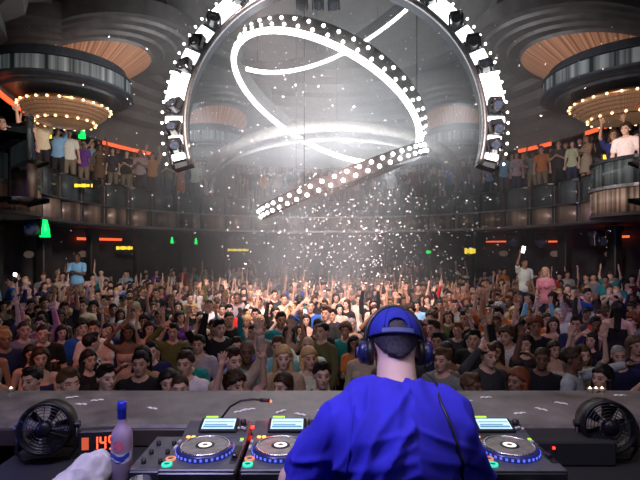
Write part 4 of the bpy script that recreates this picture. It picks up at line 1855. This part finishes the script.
V2, Q2 = cb.mesh(.005, ccut)
capo = link('cap', to_mesh('dj_cap', V2, Q2, M['cap'], None), dj)
m = MB()
N = 14
v = []
for i in range(N + 1):
    a = math.radians(55 + 70 * i / N)
    for zz in (.033, .046):
        v.append(HL((.0885 * math.cos(a), .012 + .1075 * math.sin(a), zz)))
m.add(v, [(i * 2, i * 2 + 2, i * 2 + 3, i * 2 + 1) for i in range(N)])
m.build('adjuster_strap', mat('strap_grey_blue', (.16, .19, .42), .6), capo, True)
m = MB()
v = []
for i in range(2 * N + 1):
    a = 2 * PI * i / (2 * N)
    v.append(HL((.0875 * math.cos(a), .012 + .106 * math.sin(a), .031)))
m.tube(v[:-1], .0028, 6, closed=True)
for a in (0, 60, 120):
    ca, sa = math.cos(math.radians(a)), math.sin(math.radians(a))
    arc = []
    for k in range(15):
        t_ = PI * (k + .8) / 15.6
        pz = .034 + .0985 * math.sin(t_)
        rr_ = math.cos(t_)
        if pz > .035 and not (rr_ * sa > .5 and pz < .095 and abs(rr_ * ca) < .4):
            arc.append(HL((.087 * rr_ * ca, .012 + .1055 * rr_ * sa, pz)))
    if len(arc) > 3:
        m.tube(arc, .0012, 5)
m.build('stitched_seams', mat('cap_seam', (.008, .012, .16), .9), capo, True)
pk = Body()
E_(pk, (0, -.135, .052), (.068, .075, .008), .01)
V2, Q2 = pk.mesh(.005)
link('peak', to_mesh('dj_peak', V2, Q2, M['cap'], None), capo)

# headphones
hp = empty('headphones', HL((0, 0, 0)))
m = MB()
pts = []
for i in range(25):
    a = PI * i / 24
    pts.append(Vector(HL((.099 * math.cos(a), .016, .004 + .132 * math.sin(a)))) - Vector(HL((0, 0, 0))))
v, f = [], []
for p in pts:
    pass
m.tube(pts, .0085, 8)
m.build('headband', M['satin'], hp, True)
for sx in (-1, 1):
    RX = Matrix(HR.tolist()) @ Matrix.Rotation(PI / 2, 3, 'Y')
    c3 = Vector(HL((sx * .091, .012, -.020))) - Vector(HL((0, 0, 0)))
    m = MB()
    m.lathe([(.001, -.017), (.028, -.017), (.035, -.010), (.035, .005), (.029, .015), (.001, .016)] if sx > 0 else [(.001, -.016), (.029, -.015), (.035, -.005), (.035, .010), (.028, .017), (.001, .017)], c3 + Vector(HR[:, 0].tolist()) * sx * .012, 24, R=RX)
    e_ = m.build('ear_cup', mat('headphone_cup%d' % sx, (.03, .035, .12), .3, .3), hp, True)
    m = MB()
    m.lathe([(.026, -.010), (.037, -.010), (.040, 0), (.037, .010), (.026, .010)], c3 - Vector(HR[:, 0].tolist()) * sx * .008, 24, R=RX, close=True)
    m.build('ear_cushion', M['black'], e_, True)
    m = MB()
    m.lathe([(.001, .0), (.014, .0), (.016, .003), (.012, .005)], c3 + Vector(HR[:, 0].tolist()) * sx * .029, 16, R=RX)
    m.build('cup_badge', mat('cup_badge%d' % sx, (.15, .18, .6), .3, .5), e_, True)
cab = seam(.300, 1.485, .412, 1.12, n=46, off=.004)
st = Vector(HL((-.098, .02, -.055)))
if cab:
    cab = cab[4:]
    mid = st * .4 + cab[0] * .6 + Vector((.004, .0, .012))
    path = [st, st + Vector((0, -.004, -.025)), mid] + cab
    path = [p - Vector(HL((0, 0, 0))) for p in path]
    m = MB()
    m.tube(path, .0035, 7)
    m.build('cable', M['black'], hp, True)
tag(hp, "dark headphones worn over the DJ's blue cap", 'headphones')

# ------------------------------------------------------------------ crowd
M['plaid'], nt, bs = new_mat('checked_cloth')
tc = nt.nodes.new('ShaderNodeTexCoord')
ck = nt.nodes.new('ShaderNodeTexChecker')
ck.inputs['Scale'].default_value = 22
ck.inputs[1].default_value = (.55, .58, .6, 1)
ck.inputs[2].default_value = (.03, .04, .07, 1)
nt.links.new(tc.outputs['Object'], ck.inputs['Vector'])
nt.links.new(ck.outputs[0], bs.inputs['Base Color'])
bs.inputs['Roughness'].default_value = .9

taken = []
PN = {p[2]: i for i, p in enumerate(POSES)}
AWAY = PI


def support(x, y, top, label):  # support block added between the floor and a raised person's feet
    m = MB()
    h = top - FLOOR
    rt = empty('support_block', (x, y, FLOOR))
    m.box((0, 0, h * .5 - .05), (1.1, .7, h - .1), ch=.03)
    m.build('block_base', M['black'], rt)
    m = MB()
    m.box((0, 0, h - .05), (1.1, .7, .1), ch=.03)
    m.build('block_top', mat('support_red', (.12, .02, .03), .6), rt)
    tag(rt, label, 'support', 'supports added under the raised guests')


def special(px, py, D, label, **kw):
    q = P(px, py, D)
    sc = kw.get('sc')
    z = FLOOR
    raised = kw.pop('raised', False)
    if raised:
        sc = sc or 1.0
        z = q.z - 1.752 * sc
    elif not sc:
        sc = min(1.10, max(.88, (q.z - FLOOR) / 1.752))
    kw['sc'] = sc
    ph = kw.pop('phone', None)
    o = make_person(q.x, D, z, '', label=label, **kw)
    taken.append((q.x, D))
    if raised:
        support(q.x, D, z - .01, 'dark added support under the ' + ' '.join(label.split()[:9]))
    return o


SP = {}
SP['plaid'] = special(90, 333, 6.2, 'man in a blue and white checked shirt turned away, beyond the blue-lit fan', sex='m', garment='long', top='navy', style='short', hair='black', pose=0, turn=PI - .75)
for ch in SP['plaid'].children:
    if ch.name.startswith('shirt'):
        ch.material_slots[0].link = 'OBJECT'
        ch.material_slots[0].material = M['plaid']
special(247, 340, 5.3, 'broad man with shaved head in a light blue shirt near the gooseneck lamp', sex='m', style='bald', garment='tee', top='light blue', skin=(.13, .075, .05), pose=0, sc=1.04, turn=.2)
special(281, 345, 5.0, 'blonde woman in beige top close behind the ledge, nearer the gooseneck lamp', sex='f', style='long', hair='blond', garment='tee', top='beige', pose=0, turn=.1)
special(311, 347, 5.15, 'woman with chin-length pale hair behind the ledge beside the blonde woman', sex='f', style='bob', hair='blond', garment='tee', top='cream', pose=0, turn=.35)
special(321, 363, 4.4, "dark-haired man pressed to the ledge at the DJ's elbow side", sex='m', style='short', hair='black', garment='tee', top='black', pose=0, turn=.15)
special(283, 371, 4.35, 'woman with dark hair peeking over the ledge below the blonde woman', sex='f', style='long', hair='dark brown', garment='tee', top='maroon', pose=0, turn=-.6)
special(141, 351, 4.9, 'man with black hair in a black shirt just behind the frosted bottle', sex='m', style='short', hair='black', garment='long', top='black', pose=0, turn=.15, skin=(.5, .3, .22))
special(104, 364, 4.5, 'man looking sideways at the ledge between the bottle and the fan', sex='m', style='short', hair='black', garment='tee', top='charcoal', pose=0, turn=.9)
special(163, 368, 4.4, 'woman with dark hair at the ledge right above the bottle cap', sex='f', style='long', hair='black', garment='tee', top='black', pose=0, turn=.35)
special(186, 374, 4.3, 'man with cropped hair whose face barely clears the ledge past the bottle', sex='m', style='crop', hair='dark brown', garment='tee', top='navy', pose=0, turn=.2)
special(484, 343, 5.2, 'brown-haired man resting a hand on his head beside the DJ', sex='m', style='short', hair='brown', garment='long', top='charcoal', pose=PN['hand on head'], turn=.3)
special(440, 349, 5.0, 'brown-haired man in grey T-shirt right beside the headphones', sex='m', style='short', hair='brown', garment='tee', top='grey', pose=0, turn=-.75)
special(478, 373, 4.3, 'man with brown hair at the ledge over the end deck, face lowered', sex='m', style='short', hair='brown', garment='tee', top='charcoal', pose=0, turn=.6)
special(516, 366, 4.4, 'woman with auburn hair in profile at the ledge over the end deck', sex='f', style='bob', hair='auburn', garment='tee', top='black', pose=0, turn=-1.1)
special(612, 300, 7.4, 'woman in a black strapless dress standing high with her back turned', sex='f', style='long', hair='black', garment='dress', top='black', pose=PN['other arm up'] if False else 0, turn=PI - .5, raised=True)
special(634, 336, 6.0, 'woman with long brown hair at the photo edge over the unlit fan', sex='f', style='long', hair='brown', garment='tee', top='navy', pose=0, turn=.1)
special(577, 347, 5.0, 'man in pale grey shirt reaching one arm out beside the unlit fan', sex='m', style='short', hair='dark brown', garment='long', top='pale grey', pose=PN['arm outstretched'], turn=.9)
special(77, 253, 14, 'man in pale blue shirt standing high above the crowd near the red strip', sex='m', style='crop', hair='dark brown', garment='tee', top='light blue', pose=PN['hands together'], turn=.1, raised=True)
special(9, 276, 11, 'man in a royal blue T-shirt raised above the crowd at the photo edge', sex='m', style='short', hair='black', garment='tee', top='royal blue', pose=0, turn=-.9, raised=True)
special(546, 267, 12, 'woman with long blond hair in pink raised above the crowd', sex='f', style='long', hair='blond', garment='tee', top='pink', pose=0, turn=-.8, raised=True)
SP['ph2'] = special(523, 258, 13, 'man in a white T-shirt raised above the crowd, lifting a lit phone', sex='m', style='short', hair='black', garment='tee', top='white', pose=PN['one arm up'], turn=.2, raised=True)
special(588, 283, 11, 'man in a royal blue T-shirt in front of the purple-lit corner', sex='m', style='short', hair='black', garment='tee', top='royal blue', pose=0, turn=0)
SP['ph1'] = special(190, 347, 5.5, 'man in teal T-shirt holding up a phone with a yellow screen', sex='m', style='short', hair='black', garment='tee', top='teal', pose=PN['hand at face'], turn=.5)
SP['ph3'] = special(40, 366, 4.5, 'man in a black T-shirt holding a pale phone over the blue-lit fan', sex='m', style='short', hair='black', garment='tee', top='black', pose=PN['hand at face'], turn=-.1)
SP['ph4'] = special(30, 279, 12, 'woman holding a glaring phone light near the royal blue T-shirt', sex='f', style='long', hair='black', garment='tee', top='charcoal', pose=PN['one arm up'], turn=.2)


def phone(owner, loc, glow_c, es, label, rz=0.0, s=1.0):
    bpy.context.view_layer.update()
    p = owner.matrix_world @ Vector(loc)
    rt = empty('phone', p, rz)
    rt.scale = (s, s, s)
    rt.rotation_euler = (random.uniform(-.2, .2), PI / 2 if es and s == 1 else .2, rz)
    m = MB()
    m.box((0, 0, 0), (.072, .009, .145), ch=.003)
    m.build('case', M['satin'], rt)
    m = MB()
    m.box((0, -.006, 0), (.064, .003, .13))
    m.build('screen', glow('phone_glow_' + label[:12], glow_c, es), rt)
    tag(rt, label, 'phone', 'phones in the crowd')


phone(SP['ph1'], (-.09, -.43, 1.67), (1, .82, .1), 1.5, 'phone with a bright yellow screen held up in the crowd', .1)
phone(SP['ph2'], (-.2, -.22, 1.99), (1, 1, .95), 9, 'phone light glaring above the raised man in white', 0, 1.3)
phone(SP['ph3'], (-.09, -.42, 1.67), (.55, .6, .7), .35, 'pale phone held upright over the blue-lit fan', .6, 1.4)
phone(SP['ph4'], (-.2, -.22, 1.96), (1, 1, .9), 9, 'phone light glaring near the royal blue T-shirt', 0, 1.3)

NFLOOR = 236
row = 0
cand = []
D = 4.35
while D < 16:
    hw = .667 * D + .3
    x = -hw + random.uniform(0, .3)
    while x < hw:
        cand.append((x + random.gauss(0, .07), D + random.gauss(0, .12)))
        x += random.uniform(.44, .60)
    D += .5
    row += 1
cand.sort(key=lambda c: c[1])
n = 0
last_D = 10.0
left_over = []
for x, D in cand:
    if any((x - a) ** 2 + (D - b_) ** 2 < .42 ** 2 for a, b_ in taken):
        continue
    if (x - .2) ** 2 * 1.0 + 0 < .42 ** 2 and D < 5.6:      # straight behind the DJ: the photo shows nothing of them
        continue
    if n < NFLOOR:
        px = 320 + F * x / D
        pl = ('front rows ' if D < 5.9 else 'middle rows ' if D < 7.7 else 'back rows ') + lateral(px)
        dk = 1.0
        make_person(x, D, FLOOR, pl, busy=.6 if D < 6 else 1.3)
        taken.append((x, D))
        n += 1
        last_D = D
    else:
        left_over.append((x, D))
# guests along the balcony
nb = 0
for side in (-1, 1):
    for k in range(27):
        px = (26 + (212 - 26) * (k + .5) / 27) if side < 0 else (432 + (616 - 432) * (k + .5) / 27)
        px += random.uniform(-1.5, 1.5)
        R_ = RB + (.21, 1.05)[k % 2]
        kk = (px - 320) / F
        A_ = kk * kk + 1
        B_ = -2 * kk * CX - 2 * CY
        C_ = CX * CX + CY * CY - R_ * R_
        ds = B_ * B_ - 4 * A_ * C_
        if ds < 0:
            continue
        D = (-B_ + math.sqrt(ds)) / (2 * A_)
        wh = (('by the red strip' if px > 110 else 'under the gold chandelier') if px < 165 else 'beside the arch foot') if side < 0 else ('near the yellow sign' if px > 560 else 'between arch and large chandelier' if px > 490 else 'beside the far arch foot')
        make_person(kk * D, D, BALC + (0, .22)[k % 2], 'balcony ' + wh, group=GROUPB, busy=1.2)
        nb += 1
for px, D in ((2, 8.9), (13, 9.25), (5, 9.75), (615, 9.95), (626, 9.35), (637, 10.1)):
    make_person((px - 320) / F * D, D, .703 + K * 3.06 + .002, 'jutting box over the ' + ('blue-lit fan' if px < 300 else 'unlit fan'), group=GROUPB)

b = MB()
b.lathe([(RB + .72, BALC - .02), (RB + .72, BALC + .21), (10.8, BALC + .21), (10.8, BALC - .02)], (0, 0, 0), 80, math.radians(-20), math.radians(200))
struct(b.build('balcony_step', M['soffit'], None, False, (CX, CY, 0)), 'raised rear step of the balcony floor')

# everyone further back: one mass
farb = {}
for sx in 'mf':
    for la, ra in (('down', 'down'), ('up', 'down'), ('up', 'up'), ('high', 'down'), ('hold', 'down')):
        farb[(sx, la, ra)] = person_bodies(sx, la, ra, h=.032, far=True)
farh = {'short': hair_mesh('short', .028), 'long': hair_mesh('long', .028)}
Vs, Qs, Cs = [], [], []
off = 0


def far_person(x, y, z, raised=.35):
    global off
    sx = random.choice('mmf')
    la, ra = random.choice([('up', 'down'), ('up', 'up'), ('high', 'down'), ('hold', 'down')]) if random.random() < raised else ('down', 'down')
    r = farb[(sx, la, ra)]
    s = random.uniform(.95, 1.05) * (1 if sx == 'm' else .95)
    rz = math.atan2(.2 - x, y - 1.3) + random.gauss(0, .35)
    c, sn = math.cos(rz), math.sin(rz)
    Rm = np.array([[c, -sn, 0], [sn, c, 0], [0, 0, 1]])
    sk = random.choices(SKINS, [4, 4, 3, 2, 1.5, 1, 4])[0]
    tp = TOPC[wpick(list(TOPC), TOPW)]
    hc = HAIRC[wpick(list(HAIRC), [10, 8, 3, 2, 1, .3])]
    hv, hq = farh['short' if sx == 'm' else 'long']
    for (V, Q), col, o in ((r['body'], sk, 0), (r['tee'], tp, 0), ((hv, hq), hc, (0, -.005, 1.625))):
        W = (V + np.array(o)) * s @ Rm.T + np.array([x, y, z])
        Vs.append(W)
        Qs.append(Q + off)
        cc = np.tile(np.array(list(col) + [1.0]), (len(V), 1))
        if o == 0 and col is sk:
            low = V[:, 2] < .93
            cc[low, :3] = (.03, .03, .045)
        Cs.append(cc)
        off += len(V)


def far_mass(name, spots, label):
    global Vs, Qs, Cs, off
    Vs, Qs, Cs, off = [], [], [], 0
    for s_ in spots:
        far_person(*s_)
    me = to_mesh(name, np.concatenate(Vs), np.concatenate(Qs), M['crowd'], None)
    a = me.color_attributes.new('Col', 'FLOAT_COLOR', 'POINT')
    a.data.foreach_set('color', np.concatenate(Cs).astype(np.float32).ravel())
    o = link(name, me)
    tag(o, label, 'crowd', None, 'stuff')


M['crowd'], nt, bs = new_mat('far_crowd')
at = nt.nodes.new('ShaderNodeAttribute')
at.attribute_name = 'Col'
nt.links.new(at.outputs['Color'], bs.inputs['Base Color'])
bs.inputs['Roughness'].default_value = .8
spots = []
D = last_D + .1
while D < 25:
    hw = min(.667 * D + .5, 9.8)
    x = -hw
    while x < hw:
        xx, yy = x + random.gauss(0, .1), D + random.gauss(0, .15)
        if (xx - CX) ** 2 + (yy - CY) ** 2 < 9.25 ** 2:
            if not any((xx - a) ** 2 + (yy - b_) ** 2 < .5 ** 2 for a, b_ in taken if abs(b_ - yy) < 1):
                spots.append((xx, yy, FLOOR + (.305 if (xx - CX) ** 2 + (yy - CY) ** 2 > 8.05 ** 2 and yy > 9 else 0), .5 if abs(xx) < 5 and yy > 11 else .28))
        x += random.uniform(.5, .75) * (1 + max(0, D - 14) * .03)
    D += .55 + max(0, D - 14) * .025
far_mass('crowd', spots, 'dense mass of clubbers filling the floor back to the far wall')
print('floor people', n, 'balcony', nb, 'mass', len(spots), 'lastD', last_D)
spots = []
for R_, z in ((RB + .22, BALC), (RB + 1.05, BALC + .215), (RB + 1.7, BALC + .39), (RB + 2.3, BALC + .55)):
    a = math.radians(62)
    while a < math.radians(115):
        spots.append((CX + R_ * math.cos(a), CY + R_ * math.sin(a), z, .3))
        a += random.uniform(.42, .62) / R_
far_mass('crowd', spots, 'packed guests on the far balcony behind the big ring')
b = MB()
b.lathe([(RB + 1.4, BALC + .2), (RB + 1.4, BALC + .385), (RB + 2.0, BALC + .385), (RB + 2.0, BALC + .545), (10.8, BALC + .545), (10.8, BALC + .2)], (0, 0, 0), 40, math.radians(60), math.radians(118))
struct(b.build('balcony_stairs', M['soffit'], None, False, (CX, CY, 0)), 'dark steps on the far balcony')

# ------------------------------------------------------------------ haze and confetti in the air
def smoke_mat(name, dens, scale, lo, hi, col=(.9, .92, .95), aniso=.35, stretch=(1, 1, 1), soft=None, emit=0.0):
    m = bpy.data.materials.new(name)
    m.use_nodes = True
    nt = m.node_tree
    nt.nodes.clear()
    out = nt.nodes.new('ShaderNodeOutputMaterial')
    v = nt.nodes.new('ShaderNodeVolumePrincipled')
    nt.links.new(v.outputs[0], out.inputs['Volume'])
    v.inputs['Color'].default_value = list(col) + [1]
    v.inputs['Anisotropy'].default_value = aniso
    tc = nt.nodes.new('ShaderNodeTexCoord')
    mp = nt.nodes.new('ShaderNodeMapping')
    mp.inputs['Scale'].default_value = stretch
    nt.links.new(tc.outputs['Object'], mp.inputs['Vector'])
    n = nt.nodes.new('ShaderNodeTexNoise')
    n.inputs['Scale'].default_value = scale
    n.inputs['Detail'].default_value = 3
    nt.links.new(mp.outputs[0], n.inputs['Vector'])
    r = nt.nodes.new('ShaderNodeMapRange')
    r.inputs[1].default_value = lo
    r.inputs[2].default_value = hi
    r.inputs[3].default_value = .12
    r.inputs[4].default_value = 1.0
    nt.links.new(n.outputs['Fac'], r.inputs[0])
    last = r.outputs[0]
    if soft:
        # fade towards the edge of the ellipsoid (object coordinates run -1..1)
        ln = nt.nodes.new('ShaderNodeVectorMath')
        ln.operation = 'LENGTH'
        nt.links.new(tc.outputs['Object'], ln.inputs[0])
        fr = nt.nodes.new('ShaderNodeMapRange')
        fr.interpolation_type = 'SMOOTHSTEP'
        fr.inputs[1].default_value = soft
        fr.inputs[2].default_value = 1.0
        fr.inputs[3].default_value = 1.0
        fr.inputs[4].default_value = 0.0
        nt.links.new(ln.outputs['Value'], fr.inputs[0])
        mu = nt.nodes.new('ShaderNodeMath')
        mu.operation = 'MULTIPLY'
        nt.links.new(last, mu.inputs[0])
        nt.links.new(fr.outputs[0], mu.inputs[1])
        last = mu.outputs[0]
    md = nt.nodes.new('ShaderNodeMath')
    md.operation = 'MULTIPLY'
    md.inputs[1].default_value = dens
    nt.links.new(last, md.inputs[0])
    nt.links.new(md.outputs[0], v.inputs['Density'])
    return m


def smoke(name, c, r, material, label, rot=(0, 0, 0)):
    m = MB()
    m.sphere((0, 0, 0), 1.0, 32, 16)
    o = m.build(name, material, None, True, c, rot)
    o.scale = r
    tag(o, label, 'smoke', None, 'stuff')
    return o


smoke('haze', (.2, 14.2, 4.2), (8.2, 7.2, 6.4), smoke_mat('hall_haze', .135, 1.8, .3, .7, soft=.4), 'thin grey haze hanging under the dome over the dance floor')
smoke('smoke_plume', (-.9, 12.5, 1.5), (1.25, 1.0, 2.3), smoke_mat('plume_a', .95, 2.2, .38, .68, soft=.05), 'white smoke blast rising from the crowd under the slanting dotted bar', (0, .12, 0))
smoke('smoke_plume', (.75, 12.0, 1.5), (1.0, .9, 2.4), smoke_mat('plume_b', 1.05, 2.2, .38, .68, soft=.05), 'white smoke blast rising from the crowd behind the DJ cap', (0, -.12, 0))

m = MB()
rnd = random.Random(11)


def flake(p, s):
    n_ = Vector((rnd.gauss(0, 1), rnd.gauss(0, 1), rnd.gauss(0, 1))).normalized()
    u_ = n_.orthogonal().normalized()
    u_ = (Matrix.Rotation(rnd.uniform(0, 6), 3, n_) @ u_)
    w_ = n_.cross(u_)
    p = Vector(p)
    m.add([p - u_ * s - w_ * s * .5, p + u_ * s - w_ * s * .5 + n_ * s * .2, p + u_ * s + w_ * s * .5, p - u_ * s + w_ * s * .5 + n_ * s * .2], [(0, 1, 2, 3)])


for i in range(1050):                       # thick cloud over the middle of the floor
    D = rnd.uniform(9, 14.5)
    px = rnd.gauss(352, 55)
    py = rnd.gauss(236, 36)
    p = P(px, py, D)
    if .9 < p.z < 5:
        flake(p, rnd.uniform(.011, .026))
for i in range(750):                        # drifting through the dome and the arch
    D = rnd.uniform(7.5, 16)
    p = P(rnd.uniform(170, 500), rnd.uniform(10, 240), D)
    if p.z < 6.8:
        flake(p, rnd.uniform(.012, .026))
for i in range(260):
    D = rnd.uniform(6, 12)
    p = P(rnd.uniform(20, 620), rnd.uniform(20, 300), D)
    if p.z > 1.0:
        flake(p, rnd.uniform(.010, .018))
o = m.build('confetti', mat('confetti_white_glow', (.9, .9, .9), .6, emit=(1, 1, 1), es=.14, var=.05))  # flakes carry some emission so they look brightly lit
tag(o, 'cloud of white paper confetti falling through the air', 'confetti', None, 'stuff')

# ------------------------------------------------------------------ lamps, camera, world
def spot(loc, target, energy, col, size=60, blend=.6, rad=.3, name='spot'):
    l = bpy.data.lights.new(name, 'SPOT')
    l.energy, l.color, l.spot_size, l.spot_blend, l.shadow_soft_size = energy, col, math.radians(size), blend, rad
    o = bpy.data.objects.new(name, l)
    COL.objects.link(o)
    o.location = loc
    o.rotation_euler = (Vector(target) - Vector(loc)).to_track_quat('-Z', 'Y').to_euler()
    return o


def area(loc, target, energy, col, sx, sy=None, name='area_lamp'):
    l = bpy.data.lights.new(name, 'AREA')
    l.energy, l.color, l.size = energy, col, sx
    if sy:
        l.shape = 'RECTANGLE'
        l.size_y = sy
    o = bpy.data.objects.new(name, l)
    COL.objects.link(o)
    o.location = loc
    o.rotation_euler = (Vector(target) - Vector(loc)).to_track_quat('-Z', 'Y').to_euler()
    return o


def point(loc, energy, col, r=.1):
    l = bpy.data.lights.new('point_lamp', 'POINT')
    l.energy, l.color, l.shadow_soft_size = energy, col, r
    o = bpy.data.objects.new('point_lamp', l)
    COL.objects.link(o)
    o.location = loc
    return o


# crowd: warm-white wash from the rig over the stage, strongest in the middle of the floor
spot((0, 2.5, 6.6), (0, 13.5, 0), 9500, (1, .70, .66), 40, .85, .4)
spot((-1.2, 8.4, 7.2), (.2, 13.5, -.5), 4200, (1, .74, .72), 60, .9, .4)
area((0, 2.3, 6), (0, 6.5, 0), 50, (1, .62, .50), 5, 1.5)
spot((-4, 3, 5.5), (-3.2, 6.5, 0), 300, (1, .22, .12), 34, .9, .3)
spot((-6, 4, 5), (-6, 9, 0), 300, (.25, .25, 1), 55, .9, .3)
spot((6, 3, 5.5), (5.5, 8, 0), 420, (.72, .5, 1), 50, .9, .3)
# added spots without fixtures: brighten the smoke, then fill under the balcony
spot((-.7, 18.6, 6.4), (-.8, 11.5, .8), 2600, (.95, .97, 1), 26, .8, .7)
spot((1.2, 18.6, 6.4), (.8, 11.0, .8), 2600, (.95, .97, 1), 24, .8, .7)
for lx, ly in ((-2.8, 10.4), (3.0, 10.2), (-1.8, 17.6), (2.6, 17.6)):
    spot((lx, ly, 5.0), (lx * .6 + .1, ly - 1.0, 0), 520, (.95, .97, 1), 95, .9, .3)
spot((-5.5, 10.5, 2.5), (-8.5, 15, 1.2), 60, (.2, .3, 1), 110, .9, .4)
spot((5.5, 10, 2.5), (9, 14, 1.2), 110, (.6, .4, 1), 110, .9, .4)
spot((0, 14, 2.3), (.3, 25, 1.6), 160, (1, .8, .7), 100, .9, .4)
# balconies and dome
spot((-2, 6, 4.5), (-7, 15.5, 3.6), 1900, (1, .78, .68), 62, .9, .4)
spot((2.5, 6, 4.5), (7.6, 15.5, 3.6), 1500, (1, .80, .74), 62, .9, .4)
spot((.3, 9, 5.5), (.3, 21.5, 4.4), 1500, (1, .88, .84), 75, .9, .4)
area((.3, 13, 4.2), (.3, 13, 9), 480, (.92, .96, 1), 5)  # added upward fill that lifts dome and haze, no fixture there
# booth
area((-.9, .75, 3.2), (.15, 1.3, 1.25), 44, (.50, .46, 1), .3)
area((1.1, -.2, 3.2), (.3, 1.5, 1.1), 7, (.9, .85, 1), .5)
area((0, .9, 4.0), (0, 2.4, 1.0), 30, (1, .95, .92), 2.5, .8)
point((-.2, 1.90, 1.21), .35, (1, .05, .03), .03)
point((-1.26, 1.80, 1.20), 1.0, (.12, .15, 1), .02)

wd = bpy.data.worlds.new('dark_room')
SC.world = wd
wd.use_nodes = True
wd.node_tree.nodes['Background'].inputs[0].default_value = (.10, .11, .15, 1)
wd.node_tree.nodes['Background'].inputs[1].default_value = .10

cam = bpy.data.cameras.new('camera')
co = bpy.data.objects.new('camera', cam)
COL.objects.link(co)
cam.sensor_width = 36
cam.lens = 36 * F / 640
cam.shift_y = (HZ - 240) / 640
cam.clip_start = .05
co.location = (0, 0, CAMZ)
co.rotation_euler = (PI / 2, 0, 0)
SC.camera = co
SC.view_settings.view_transform = 'Standard'
SC.cycles.max_bounces = 6
SC.cycles.diffuse_bounces = 3
SC.cycles.use_adaptive_sampling = True
SC.cycles.sample_clamp_indirect = 4
